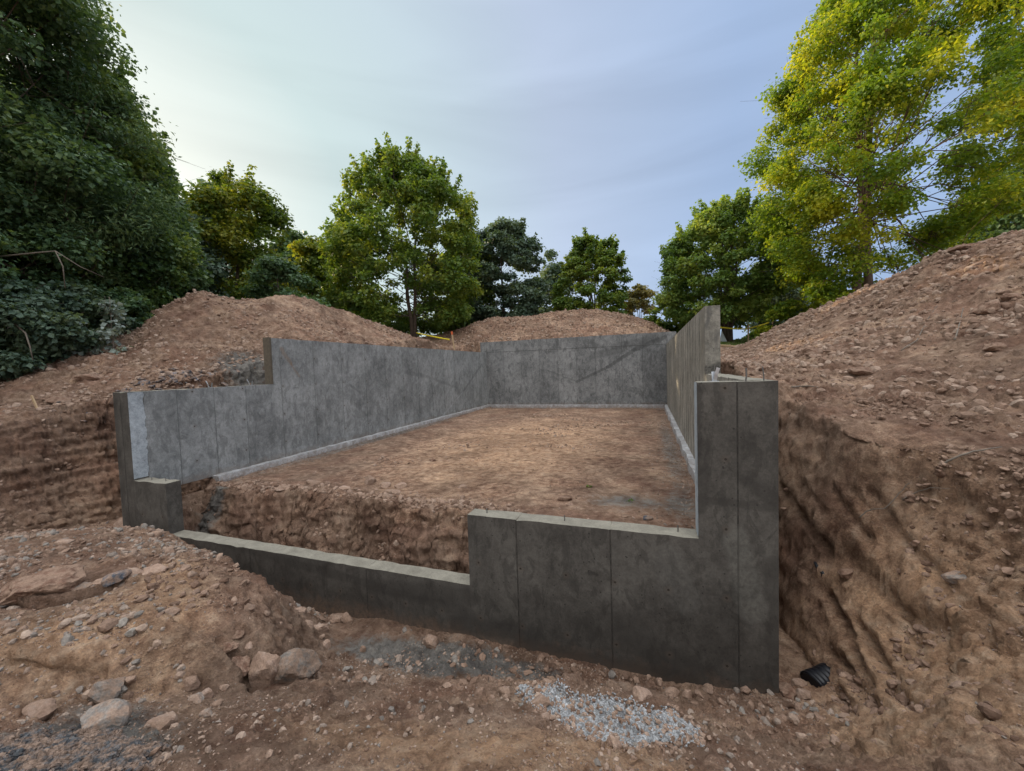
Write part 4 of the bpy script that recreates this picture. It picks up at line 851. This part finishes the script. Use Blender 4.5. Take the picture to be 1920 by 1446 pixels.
# black corrugated pipe end
pp = put(1532, 1288, dz=-.10); b = MB(); ax = np.array([.35, .25, .05]); ax /= np.linalg.norm(ax)
cpt = []; cr = []
for i in range(29): cpt.append(pp+np.array([-.03, .02, .10])+ax*(i*.0105)); cr.append(.100+.009*(1 if i % 4 in (1, 2) else 0))
pipe = tag(empty('drain_pipe', pp), 'crumpled black corrugated pipe end lying right of the tall pier', 'drain pipe')
b.tube([c-pp for c in cpt], cr, 20, cap=False)
for i_, v_ in enumerate(b.V):
    k_ = 1+.16*(vnoise(np.array([v_[0]*9+3]), np.array([v_[1]*9]), np.array([v_[2]*9]))[0]-.5); c_ = cpt[i_//20]-pp; b.V[i_] = tuple(c_[j_]+(v_[j_]-c_[j_])*k_*(1.0, 1.0, .82)[j_] for j_ in range(3))
nb_ = len(b.V); o = b.build('pipe_body', M['black'], pipe, smooth=True); m_ = o.modifiers.new('thick', 'SOLIDIFY'); m_.thickness = .006
b = MB(); b.tube([cpt[0]-pp-ax*.004, cpt[0]-pp+ax*.03], [.098, .095], 20)
for i_, v_ in enumerate(b.V): c_ = cpt[0]-pp; b.V[i_] = tuple(c_[j_]+(v_[j_]-c_[j_])*(.96, .96, .80)[j_] for j_ in range(3))
b.build('pipe_cap', M['black'], pipe)
# black plastic scraps half buried in the right bank
def scrap(pts, w, label):
    q = [put(*p_, dz=.012) for p_ in pts]; vv = []; ff = []
    for i, p_ in enumerate(q):
        d = q[min(i+1, len(q)-1)]-q[max(i-1, 0)]; d /= np.linalg.norm(d); r_ = np.cross(d, [0, 0, 1]); r_ /= np.linalg.norm(r_)
        ww = w*random.uniform(.5, 1)*(.4 if i in (0, len(q)-1) else 1)
        vv += [p_-r_*ww/2, p_+np.array([0, 0, random.uniform(0, .015)]), p_+r_*ww/2]
    for i in range(len(q)-1):
        for k in (0, 1): a = i*3+k; ff.append((a, a+1, a+4, a+3))
    o = new_mesh('plastic_scrap', vv, ff, M['black'], smooth=True); m_ = o.modifiers.new('t', 'SOLIDIFY'); m_.thickness = .004; tag(o, label, 'plastic scrap')
scrap([(1528,1062),(1536,1072),(1545,1080),(1540,1092)], .09, 'small torn black plastic piece on the ledge right of the tall pier')
# roots and sticks
def stick(pts, r, mat, label, name='root', lift=.012):
    q = [put(a, b_, dz=lift+random.uniform(0, .015)) for a, b_ in pts]; qq = []
    for i in range(len(q)-1):
        for t in (0, .33, .66): qq.append(q[i]*(1-t)+q[i+1]*t+np.array([random.uniform(-1, 1), random.uniform(-1, 1), random.uniform(0, 1)])*.006)
    qq.append(q[-1]); b = MB(); b.tube(qq, list(np.linspace(r, r*.45, len(qq))), 6); o = b.build(name, M[mat], smooth=True); tag(o, label, name)
stick([(1612,978),(1625,968),(1640,964),(1660,962),(1680,940),(1690,925),(1705,915)], .006, 'twig', 'thin forked root curling over the rake marks of the right bank')
stick([(1690,945),(1715,932),(1745,925),(1780,922)], .005, 'twig', 'fine root beside the forked one on the right bank')
stick([(1768,876),(1800,864),(1840,850),(1878,846)], .009, 'twig', 'straight bare stick on the right bank below the trampled ledge', 'stick')
stick([(1484,730),(1500,727),(1520,728),(1540,731)], .014, 'twig', 'short dark stick lying right of the tall pier top', 'stick')
stick([(1790,640),(1800,610),(1806,580)], .012, 'twig', 'thin stick standing out of the right mound', 'stick')
stick([(1690,660),(1720,640),(1740,600),(1757,575)], .010, 'twig', 'slender curved root on the right mound slope')
def stake(px, py0, py1, D_, w, label, top=None, lean=0):
    a = P(px, py0, D=D_); b_ = P(px+lean, py1, D=D_); base = np.array([a[0], a[1], ground_z(a[0], a[1])-.05])
    s = tag(empty('wooden_stake', base), label, 'stake', 'wooden stakes'); b = MB(); b.bar((0, 0, 0), b_-base, w, w*.6, (0,1,0)); b.build('stake_shaft', M['wood'], s)
    if top:
        d = (b_-base); b = MB(); b.bar(d*.86, d*1.005, w*1.15, w*.75, (0,1,0)); b.build('painted_tip', M[top], s)
    return b_
p1 = stake(853, 656, 622, 19.4, .07, 'leaning stake with orange tip in the gap between the two far mounds', 'orange', -6)
p2 = stake(1403, 640, 609, 21, .07, 'pale stake holding the yellow tape right of the right wall')
p = put(72, 768); s = tag(empty('wooden_stake', p), 'short broken wooden stake leaning on the left bank above the cut', 'stake', 'wooden stakes')
b = MB(); b.bar((.02,0,-.08), (-.1,-.03,.24), .045, .02, (0,1,0)); b.build('stake_shaft', M['wood'], s)
def tape(a, b_, sag, label, w=.075):
    vv = []; ff = []; n = 24; a = np.array(a); b_ = np.array(b_)
    for i in range(n+1):
        t = i/n; p = a*(1-t)+b_*t; p = p-np.array([0, 0, sag*4*t*(1-t)]); tw = .5*math.sin(i*.5)
        vv += [p+np.array([math.sin(tw)*w/2*.5, 0, w/2]), p-np.array([math.sin(tw)*w/2*.5, 0, w/2])]
    for i in range(n): ff.append((2*i, 2*i+1, 2*i+3, 2*i+2))
    o = new_mesh('caution_tape', vv, ff, M['tape'], smooth=True); m_ = o.modifiers.new('t', 'SOLIDIFY'); m_.thickness = .002; tag(o, label, 'caution tape', 'yellow caution tape')
tape(P(780,624,D=21.6), P(843,637,D=20.4), .02, 'yellow caution tape tied to the middle maple trunk above the gap in the mounds')
tape(P(1349,613.5,D=20.5), P(1403,617,D=21), .03, 'yellow caution tape between the right wall and the pale stake')
tape(P(1403,616,D=21), P(1442,605,D=19), .02, 'yellow caution tape running from the pale stake up to the right mound')
a, b_ = P(1350,653,D=17), P(1388,657.5,D=15.5); b = MB(); a[2] = ground_z(a[0], a[1])+.05; b_[2] = ground_z(b_[0], b_[1])+.05; b.bar(a, b_, .12, .07); tag(b.build('timber_plank', M['wood']), 'long pale timber plank lying at the edge of the grass strip', 'plank')
a = P(1354,640,D=22); b = MB(); b.add([(-.12,0,-.1),(.28,0,-.1),(-.02,0,.62),(-.12,.04,-.1),(.28,.04,-.1),(-.02,.04,.62)], [(0,1,2),(5,4,3),(0,3,4,1),(1,4,5,2),(2,5,3,0)])
o = b.build('white_board', M['white']); o.location = Vector(a); tag(o, 'small white wedge-shaped board standing at the tree trunks beyond the right wall', 'board')
# grass strip beyond the right wall
A1 = []; rgn = np.random.default_rng(3); vv = []; ff = []; tn = []
for _ in range(26000):
    D_ = rgn.uniform(17.0, 24.5); q_ = P(rgn.uniform(1338, 1462), 650, D=D_); x, y = q_[0], q_[1]
    z = ground_z(x, y)-.01; h = rgn.uniform(.05, .13); a = rgn.uniform(0, 6.28); w = .016; l = rgn.normal(size=2)*.04; k = len(vv)
    vv += [(x-math.cos(a)*w, y-math.sin(a)*w, z), (x+math.cos(a)*w, y+math.sin(a)*w, z), (x+l[0], y+l[1], z+h)]; ff.append((k, k+1, k+2)); tn.append(rgn.random())
o = new_mesh('grass', vv, np.array(ff), M['grass']); vattr(o, 'tone', tn, 'FACE'); tag(o, 'strip of short green grass beyond the right wall', 'grass', kind='stuff')

# ------------------------------------------------------------------ trees
def leaf_cloud(cent, rad, n, size, rng, droop=.3, shape='rhomb'):
    """cent (k,3) clump centres, rad (k,3) radii; n leaves spread over all clumps, more towards their outside"""
    k = len(cent); wgt = (rad[:, 0]*rad[:, 1]*rad[:, 2])**.7; idx_ = rng.choice(k, n, p=wgt/wgt.sum())
    d = rng.normal(size=(n, 3)); d /= np.linalg.norm(d, axis=1)[:, None]; r = rng.random(n)**.45*(1+.22*rng.normal(size=n)*(rng.random(n) < .3))
    c = cent[idx_]+d*rad[idx_]*r[:, None]
    up = d*.5+rng.normal(size=(n, 3))*.55+np.array([0, 0, .75]); up /= np.linalg.norm(up, axis=1)[:, None]
    ax_ = np.cross(up, rng.normal(size=(n, 3))); ax_ /= np.linalg.norm(ax_, axis=1)[:, None]; ax_[:, 2] -= droop; ax_ /= np.linalg.norm(ax_, axis=1)[:, None]
    sd_ = np.cross(up, ax_); sd_ /= np.linalg.norm(sd_, axis=1)[:, None]; s = size*rng.uniform(.45, 1.35, n)[:, None]
    if shape == 'long': wv_ = .16
    else: wv_ = .42
    v0 = c; v1 = c+ax_*s*.45+sd_*s*wv_+up*s*.10; v2 = c+ax_*s; v3 = c+ax_*s*.45-sd_*s*wv_+up*s*.10
    V_ = np.stack([v0, v1, v2, v3], 1).reshape(-1, 3); b = np.arange(n)*4
    F_ = np.concatenate([np.stack([b, b+1, b+2], 1), np.stack([b, b+2, b+3], 1)])
    tclump = rng.random(k)[idx_]; tone = np.clip(.45*tclump+.55*rng.random(n), 0, 1)
    return V_, F_, np.concatenate([tone, tone])
def tree(name, base, height, prof, lean, seed, leaf, nleaf, lsize, label, cat='tree', group='trees round the dig', stems=1, bark='bark', clear=.15, nclump=70, cr=.14, tr=None, shape='rhomb', flatc=.6, spray=0, limb_min=.12, window=None):
    """prof: list of (relative height, radius left, radius right) of the crown seen from the camera; roundish in depth"""
    rng = np.random.default_rng(seed); base = np.array(base, float); t = tag(empty(name, base), label, cat, group)
    side = np.array([_R[0], _R[1], 0]); side /= np.linalg.norm(side); dep = np.array([-side[1], side[0], 0])
    hs = [p[0] for p in prof]; cent = []; rad = []
    tr = tr or height*.016
    sk = MB()
    tops = []
    for s in range(stems):
        off = (s-(stems-1)/2)*height*.012; fan = (s-(stems-1)/2)/max(stems, 1)
        pts = []
        for i in range(9):
            z = i/8; pts.append(side*(off+fan*height*.22*z**1.4+lean*height*z**1.5+rng.normal()*height*.006*(i > 0))+dep*(rng.normal()*height*.006*(i > 0)+fan*.1*height*z)+np.array([0, 0, height*.93*z*(1-.05*abs(fan))]))
        sk.tube(pts, [max(.006, tr/stems**.4*(1-.93*(i/8))**1.0) for i in range(9)], 9 if height > 8 else 6); tops.append(pts)
    att = 0
    Pn = []; nodes = []
    while len(cent) < nclump and att < nclump*30:
        att += 1; zr = rng.uniform(max(clear, hs[0]), 1.0); th = rng.uniform(0, 2*math.pi); rr = math.sqrt(rng.random())*.98
        if rng.random() < .55: rr = rng.uniform(.7, 1.0)
        if window and zr < window[0] and math.sin(th) < .1 and abs(math.cos(th))*rr*.5*(np.interp(zr, hs, [p[1] for p in prof])+np.interp(zr, hs, [p[2] for p in prof])) < window[1]: continue
        L = np.interp(zr, hs, [p[1] for p in prof]); R_ = np.interp(zr, hs, [p[2] for p in prof]); x = math.cos(th); rad_s = R_ if x > 0 else L; rad_d = (L+R_)/2
        c = side*(x*rr*rad_s+lean*height*zr**1.5)+dep*math.sin(th)*rr*rad_d*.9+np.array([0, 0, zr*height])
        cs = height*cr*rng.uniform(.55, 1.2)*min(1, .35+min(rad_s, rad_d)/(height*.25)); cs = max(cs, height*.03)
        c = c-np.array([0, 0, cs*.35])
        cent.append(c); rad.append([cs, cs, cs*flatc*rng.uniform(.7, 1.2)]); Pn.append((zr, th))
        pts = tops[rng.integers(0, stems)]; r0 = 0; par = None
        if len(nodes) > 6 and rng.random() < .72:
            na = np.array(nodes); dd = np.linalg.norm(na-c, axis=1)+.6*np.maximum(0, na[:, 2]-c[2]); kq = int(np.argmin(dd))
            if dd[kq] < height*.22: par = na[kq]; r0 = max(.005, tr*.07)
        if par is None:
            zs = zr-rng.uniform(.10, .30)
            if zs < limb_min: zs = limb_min+rng.random()**1.5*.22
            zi = min(zs*8/.93, 7.9); par = pts[int(zi)]*(1-zi % 1)+pts[int(zi)+1]*(zi % 1); r0 = max(.006, tr*.19*(1-zs*.8))
        a0 = par; midp = a0*.5+c*.5+np.array([0, 0, rng.normal()*.012*height])+rng.normal(size=3)*.014*height
        sk.tube([a0, a0*.75+midp*.25+rng.normal(size=3)*.004*height, midp, c], [r0, r0*.85, r0*.6, .004+r0*.15], 5, cap=False)
        nodes.append(midp); nodes.append(a0*.15+c*.85)
        for _ in range(3):
            e = c+rng.normal(size=3)*np.array([cs, cs, cs*.5])*.8; sk.tube([midp*.4+c*.6, (midp*.2+c*.5+e*.3), e], [r0*.35, r0*.25, .003], 4, cap=False)
    if spray:                                # thin upright leaders that stand proud of the crown
        for _ in range(spray):
            zr = rng.uniform(.62, 1.0); th = rng.uniform(0, 2*math.pi); x = math.cos(th)
            rs = np.interp(zr, hs, [p[2 if x > 0 else 1] for p in prof]); c = side*(x*rs*.95+lean*height*zr**1.5)+dep*math.sin(th)*rs*.8+np.array([0, 0, zr*height])
            dirn = side*x*.45+dep*math.sin(th)*.3+np.array([0, 0, 1.]); dirn /= np.linalg.norm(dirn); Ls = height*rng.uniform(.05, .11)
            Ls = min(Ls, .75); sk.tube([c-dirn*Ls, c, c+dirn*Ls*.6], [.02, .012, .004], 4, cap=False)
            for q_ in np.linspace(-.6, 1, 5): cent.append(c+dirn*Ls*q_); rad.append([Ls*.28*(1.3-q_*.6)]*3)
    cent = np.array(cent); rad = np.array(rad)
    sk.build('trunk', M[bark], t, smooth=True)
    V_, F_, tn_ = leaf_cloud(cent, rad, nleaf, lsize, rng, shape=shape)
    cr_o = new_mesh('crown', V_, F_, M[leaf], t); vattr(cr_o, 'tone', tn_, 'FACE'); return t
def T_(px, pbase, ptop, D_, prof, **k):
    """tree standing at photo column px and depth D_; prof radii given in photo pixels"""
    a = P(px, pbase, D=D_); bz = ground_z(a[0], a[1]) if k.pop('onground', True) else a[2]; top = P(px, ptop, D=D_)
    h = top[2]-bz; s = D_/FPX
    pr = [(r[0], r[1]*s, r[2]*s) for r in prof]
    return tree(k.pop('name', 'broadleaf_tree'), (a[0], a[1], bz-.05), h, pr, k.pop('lean', 0), k.pop('seed', int(px)), **k)
dome = lambda w, lo=.1: [(lo, w*.45, w*.45), (lo+.15, w*.8, w*.8), (.45, w, w), (.7, w*.8, w*.8), (.88, w*.45, w*.45), (1, w*.1, w*.1)]
# middle distance
T_(776,640,290,23.5,[(.08,90,80),(.2,140,115),(.31,155,122),(.49,158,122),(.625,130,128),(.755,118,112),(.87,85,62),(.95,55,35),(1,20,14)],label='tall green maple standing in the gap between the left and far mounds',name='maple_tree',leaf='lf_mid',nleaf=62000,lsize=.18,nclump=260,cr=.058,stems=2,tr=.17,clear=.10,spray=60,lean=-.004,flatc=.85)
T_(436,556,330,20,[(.15,40,60),(.35,75,105),(.55,72,110),(.75,60,95),(.9,45,60),(1,20,20)],label='yellow-green tree behind the peak of the left mound',leaf='lf_ol',nleaf=34000,lsize=.16,nclump=110,cr=.095,stems=2,tr=.14,lean=.02,seed=12,spray=10)
T_(525,600,478,17,dome(75,.05),label='low dark round tree right of the yellow-green one',leaf='lf_dark',nleaf=16000,lsize=.15,nclump=45,cr=.17,clear=.02)
T_(590,620,440,27,dome(50,.1),label='small pale yellow tree between the dark round tree and the tall maple',leaf='lf_ol',nleaf=12000,lsize=.24,nclump=40,cr=.14,clear=.1)
T_(655,640,395,29,dome(60,.1),label='olive tree tucked behind the left side of the tall maple',leaf='lf_mid',nleaf=13000,lsize=.27,nclump=45,cr=.14,clear=.1)
T_(870,640,425,29,dome(58,.1),label='olive tree tucked behind the right side of the tall maple',leaf='lf_mid',nleaf=13000,lsize=.27,nclump=45,cr=.13,clear=.1)
T_(945,620,412,28,[(.02,60,60),(.2,78,78),(.5,82,80),(.75,62,68),(.92,35,40),(1,12,12)],label='dark blue-green dense tree behind the left end of the far mound',leaf='lf_blue',nleaf=40000,lsize=.20,nclump=150,cr=.09,clear=.02,spray=6)
T_(1042,610,468,33,dome(40,.1),label='small dark tree right of the dark blue-green one',leaf='lf_blue',nleaf=9000,lsize=.26,nclump=35,cr=.15,clear=.1)
T_(1110,605,448,27,[(.02,50,55),(.25,66,66),(.5,68,68),(.7,45,60),(.88,30,50),(1,20,30)],label='green bushy tree with upright leaders above the far mound',leaf='lf_mid',nleaf=34000,lsize=.17,nclump=130,cr=.085,stems=4,tr=.12,clear=.02,spray=30,seed=5)
T_(1200,630,530,29,dome(34,.05),label='thin brownish tree at the right end of the far mound',leaf='lf_brown',nleaf=4500,lsize=.20,nclump=32,cr=.13,clear=.1,stems=3)
T_(1256,640,555,26,dome(42,.02),label='low green bush between the far mound and the right wall',name='bush',cat='bush',leaf='lf_mid',nleaf=7000,lsize=.18,nclump=34,cr=.2,clear=.02)
T_(1365,650,385,22.5,[(.15,60,60),(.27,112,95),(.42,125,115),(.6,118,118),(.78,98,95),(.9,60,65),(1,20,20)],label='full round green tree with several trunks behind the top of the right wall',leaf='lf_fresh',nleaf=80000,lsize=.16,nclump=300,cr=.066,stems=5,tr=.2,clear=.19,seed=8,spray=44,flatc=.8)
T_(1450,650,470,27,dome(50,.1),label='dark tree peeping out between the round tree and the yellow maple',leaf='lf_blue',nleaf=9000,lsize=.24,nclump=35,cr=.15)
T_(1478,640,560,19,dome(45,.05),label='low yellow-green bush at the foot of the right mound',name='bush',cat='bush',leaf='lf_yel',nleaf=9000,lsize=.17,nclump=40,cr=.2,clear=.02)
T_(1560,600,535,18,dome(40,.05),label='yellow-green bush left of the double-trunked maple',name='bush',cat='bush',leaf='lf_yel',nleaf=7000,lsize=.17,nclump=36,cr=.2,clear=.02)
# the large maple on the right
T_(1622,560,-60,15.5,[(.04,50,80),(.12,80,140),(.22,120,210),(.34,152,290),(.45,160,310),(.58,152,310),(.7,130,290),(.85,85,230),(1,20,60)],label='large yellow-green maple with two trunks towering over the right mound',name='maple_tree',leaf='lf_yel',nleaf=150000,lsize=.120,nclump=430,cr=.050,stems=2,tr=.22,bark='bark_w',clear=.07,seed=21,spray=24,flatc=.7,limb_min=.27,window=(.38,1.45))
T_(1905,520,80,20,dome(110,.1),label='dark green tree behind the right side of the large maple',leaf='lf_dark',nleaf=22000,lsize=.22,nclump=60,cr=.12)
# the dark wood edge on the left
T_(-20,700,-330,9.6,[(.02,240,130),(.15,300,170),(.4,330,180),(.6,330,190),(.8,300,150),(1,60,60)],label='nearest dark green tree filling the left edge of the picture',leaf='lf_dark',nleaf=120000,lsize=.115,nclump=170,cr=.075,clear=.02,seed=31,tr=.22)
T_(130,690,-110,11.5,[(.02,150,80),(.2,170,115),(.4,180,150),(.55,180,135),(.75,150,100),(.9,90,60),(1,20,20)],label='tall dark green tree second from the left edge with drooping narrow leaves',leaf='lf_dark',nleaf=90000,lsize=.15,nclump=150,cr=.078,clear=.02,seed=32,tr=.2,spray=10,shape='long')
T_(225,640,120,13.2,[(.02,110,55),(.25,120,84),(.5,120,92),(.7,100,70),(.88,55,42),(1,14,12)],label='dark green tree in the middle of the left tree line',leaf='lf_mid2',nleaf=60000,lsize=.14,nclump=120,cr=.09,clear=.02,seed=33,spray=10)
T_(300,600,270,15,[(.02,80,52),(.3,95,62),(.55,90,52),(.75,70,38),(.9,40,25),(1,10,8)],label='dark green tree sloping down towards the left mound peak',leaf='lf_dark',nleaf=28000,lsize=.18,nclump=80,cr=.11,clear=.02,seed=34,spray=8)
T_(365,570,385,18,dome(42,.05),label='small dark tree at the right end of the left tree line',leaf='lf_blue',nleaf=11000,lsize=.2,nclump=40,cr=.15,clear=.02,seed=35)
# undergrowth
T_(40,720,520,8.8,dome(110,.02),label='grey-green leafy shrub at the left edge above the bank',name='shrub',cat='shrub',leaf='lf_blue',nleaf=14000,lsize=.11,nclump=50,cr=.2,clear=.02,seed=41)
T_(150,680,530,9.8,dome(75,.02),label='grey-green shrub at the foot of the left tree line',name='shrub',cat='shrub',leaf='lf_blue',nleaf=11000,lsize=.11,nclump=45,cr=.2,clear=.02,seed=42)
T_(240,640,540,10.8,dome(48,.02),label='dark green shrub touching the left mound slope',name='shrub',cat='shrub',leaf='lf_dark',nleaf=8000,lsize=.12,nclump=36,cr=.2,clear=.02,seed=43)
T_(212,650,545,9.5,[(.02,22,24),(.4,18,14),(.8,12,12),(1,6,6)],label='silvery leafed sapling in front of the dark left shrubs',name='sapling',leaf='lf_silver',nleaf=420,lsize=.11,nclump=18,cr=.14,clear=.05,seed=44,bark='twig')
T_(150,650,590,9.3,dome(20,.1),label='small silvery sprig left of the silvery sapling',name='sapling',leaf='lf_silver',nleaf=160,lsize=.10,nclump=9,cr=.2,clear=.1,seed=45,bark='twig')
# wood behind the gap and beyond the mounds
for i, (px, top, w, D_, lf, lab) in enumerate([(700,560,90,31,'lf_dark','dark undergrowth bush left of the tall maple trunk'),(830,560,90,31,'lf_dark','dark undergrowth bush behind the yellow tape in the gap'),(910,575,70,30,'lf_dark','dark undergrowth bush behind the left end of the far mound'),(610,560,70,26,'lf_mid','green undergrowth bush behind the left mound crest'),(480,520,60,23,'lf_dark','dark undergrowth bush below the yellow-green tree'),(990,580,60,31,'lf_mid','green bush above the saddle of the far mound'),(1428,618,30,26,'lf_mid','green bush behind the pale stake')]):
    T_(px, 660, top, D_, dome(w, .01), label=lab, name='bush', cat='bush', leaf=lf, nleaf=8000, lsize=.2, nclump=36, cr=.22, clear=.01, seed=60+i)
# more of the same wood outside the picture on the left (it shades the dig)
for i, (x, y, h) in enumerate([(-9,-4,11),(-13,-9,12),(-15,0,13),(-16,7,12),(-18,14,11),(-20,-16,12),(-19,21,10)]):
    tree('broadleaf_tree', (x, y, ground_z(x, y)-.1), h, [(.02,3.2,3.2),(.4,3.6,3.6),(.75,2.7,2.7),(1,.4,.4)], 0, 80+i, 'lf_dark', 12000, .38, 'one of the dark trees of the wood left of the picture', nclump=60, cr=.13, clear=.02)
# bare branches hanging out of the left wood
def branch(pts, r, label):
    a = P(*pts[0][:2], D=pts[0][2]); b = MB(); q = [P(x_, y_, D=d_)-a for x_, y_, d_ in pts]; b.tube(q, list(np.linspace(r, r*.4, len(q))), 6)
    o = b.build('bare_branch', M['twig'], smooth=True); o.location = Vector(a); tag(o, label, 'branch', 'bare branches at the left wood')
branch([(-10,482,8.6),(30,478,8.5),(70,474,8.4),(104,471,8.3),(118,500,8.3),(122,540,8.4)], .02, 'bare pale branch bent sharply downwards at the left wood edge')
branch([(20,600,8.2),(48,625,8.1),(56,650,8.1),(62,676,8.1)], .02, 'bare stem standing in the undergrowth at the left edge')
branch([(104,471,8.3),(150,500,8.4),(195,520,8.6)], .010, 'thin bare twig running right from the bent branch')
# sprigs on the floor
for px, py, lab in ((1105,915,'green sprig on the dirt floor near the pit'),(1182,942,'flat green sprig on the dirt floor behind the high front wall')):
    p = put(px, py); rng = np.random.default_rng(int(px)); s = tag(empty('green_sprig', p), lab, 'sprig'); V_, F_, tn_ = leaf_cloud(np.array([[0, 0, .03]]), np.array([[.05, .035, .018]]), 16, .035, rng)
    o = new_mesh('leaves', V_, F_, M['lf_mid'], s); vattr(o, 'tone', tn_, 'FACE'); b = MB(); b.tube([(-.06,0,.005),(0,.01,.03),(.06,0,.03)], .003, 5); b.build('stem', M['lf_mid'], s)

# ------------------------------------------------------------------ light
SUN_EL = math.radians(16); view_az = YAW; az = view_az-math.radians(56)     # direction of the sun: left of the view
sdv = Vector((math.sin(az)*math.cos(SUN_EL), math.cos(az)*math.cos(SUN_EL), math.sin(SUN_EL)))
ld = bpy.data.lights.new('sun', 'SUN'); ld.energy = 5.0; ld.angle = math.radians(.5); ld.color = (1, .80, .52)
lo = bpy.data.objects.new('sun', ld); COL.objects.link(lo); lo.rotation_euler = sdv.to_track_quat('Z', 'Y').to_euler(); lo.location = (0, 0, 30)
w = bpy.data.worlds.new('World'); SC.world = w; w.use_nodes = True; nt = w.node_tree; nt.nodes.clear()
def wn(typ, ins=None, **kw):
    nd = nt.nodes.new(typ)
    for k, v in kw.items(): setattr(nd, k, v)
    for k, v in (ins or {}).items():
        if isinstance(v, bpy.types.NodeSocket): nt.links.new(v, nd.inputs[k])
        else: nd.inputs[k].default_value = v
    return nd
sky = wn('ShaderNodeTexSky', sky_type='NISHITA', sun_disc=False, sun_elevation=SUN_EL, sun_rotation=az, air_density=1.0, dust_density=1.5, ozone_density=1.5, altitude=200)
gz = YAW-math.radians(45); glow = (math.sin(gz)*math.cos(math.radians(15)), math.cos(gz)*math.cos(math.radians(15)), math.sin(math.radians(15)))   # brightest haze, over the gap right of the left wood
tc = wn('ShaderNodeTexCoord'); vec = tc.outputs['Generated']
dot = wn('ShaderNodeVectorMath', {0: vec, 1: tuple(glow)}, operation='DOT_PRODUCT').outputs['Value']
# thin high haze veil: brighter towards the sun, faint darker cirrus bands
veil = wn('ShaderNodeValToRGB', {'Fac': wn('ShaderNodeMapRange', {0: dot, 1: -.6, 2: 1.0, 3: 0.0, 4: 1.0}).outputs[0]})
e = veil.color_ramp.elements; e[0].position = 0.0; e[0].color = (3.0, 4.3, 7.0, 1); e[1].position = 1; e[1].color = (8.6, 9.0, 7.9, 1)
for p_, c_ in ((.5875, (3.9, 5.15, 7.5, 1)), (.775, (5.2, 6.1, 7.7, 1)), (.95, (5.9, 7.1, 6.9, 1)), (.985, (7.6, 8.2, 7.5, 1))): q = e.new(p_); q.color = c_
mp = wn('ShaderNodeMapping', {'Vector': vec, 'Rotation': (0, math.radians(0), math.radians(19)), 'Scale': (.7, 1.2, 6.0)})
cn = wn('ShaderNodeTexNoise', {'Vector': mp.outputs[0], 'Scale': 1.3, 'Detail': 6.0, 'Roughness': .45, 'Distortion': .5}).outputs[0]
cf = wn('ShaderNodeMapRange', {0: cn, 1: .42, 2: .70, 3: 1.03, 4: .86}).outputs[0]
# added fill: unseen sky overhead and behind the viewer is brightened to light the dig
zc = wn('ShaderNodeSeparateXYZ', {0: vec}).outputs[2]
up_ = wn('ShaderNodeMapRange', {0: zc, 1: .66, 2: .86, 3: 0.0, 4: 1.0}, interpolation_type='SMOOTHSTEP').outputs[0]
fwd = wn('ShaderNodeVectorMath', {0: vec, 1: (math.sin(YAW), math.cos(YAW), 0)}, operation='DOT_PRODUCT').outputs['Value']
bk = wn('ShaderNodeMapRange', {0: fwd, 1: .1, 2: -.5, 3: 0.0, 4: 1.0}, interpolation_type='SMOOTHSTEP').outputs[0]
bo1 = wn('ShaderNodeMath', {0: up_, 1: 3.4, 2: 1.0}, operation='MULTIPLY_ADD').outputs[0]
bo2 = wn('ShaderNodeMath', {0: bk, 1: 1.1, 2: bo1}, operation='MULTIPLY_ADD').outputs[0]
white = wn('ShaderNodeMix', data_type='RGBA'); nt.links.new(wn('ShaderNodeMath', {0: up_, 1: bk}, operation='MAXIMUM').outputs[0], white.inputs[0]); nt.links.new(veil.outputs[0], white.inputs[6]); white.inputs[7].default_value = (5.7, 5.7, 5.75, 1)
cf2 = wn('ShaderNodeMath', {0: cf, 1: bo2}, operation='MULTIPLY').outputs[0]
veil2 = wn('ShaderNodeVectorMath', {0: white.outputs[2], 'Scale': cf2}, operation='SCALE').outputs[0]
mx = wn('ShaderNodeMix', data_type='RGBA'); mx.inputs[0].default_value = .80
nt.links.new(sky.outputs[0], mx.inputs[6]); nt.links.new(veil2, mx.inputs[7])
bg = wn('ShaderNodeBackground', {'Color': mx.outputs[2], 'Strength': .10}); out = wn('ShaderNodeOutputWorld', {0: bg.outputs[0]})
SC.view_settings.view_transform = 'Standard'; SC.view_settings.look = 'None'; SC.view_settings.exposure = 0.28; SC.view_settings.gamma = 1
SC.cycles.max_bounces = 6; SC.cycles.transparent_max_bounces = 4; SC.cycles.sample_clamp_indirect = 4
SC.cycles.use_denoising = True
print('terrain verts', len(V))
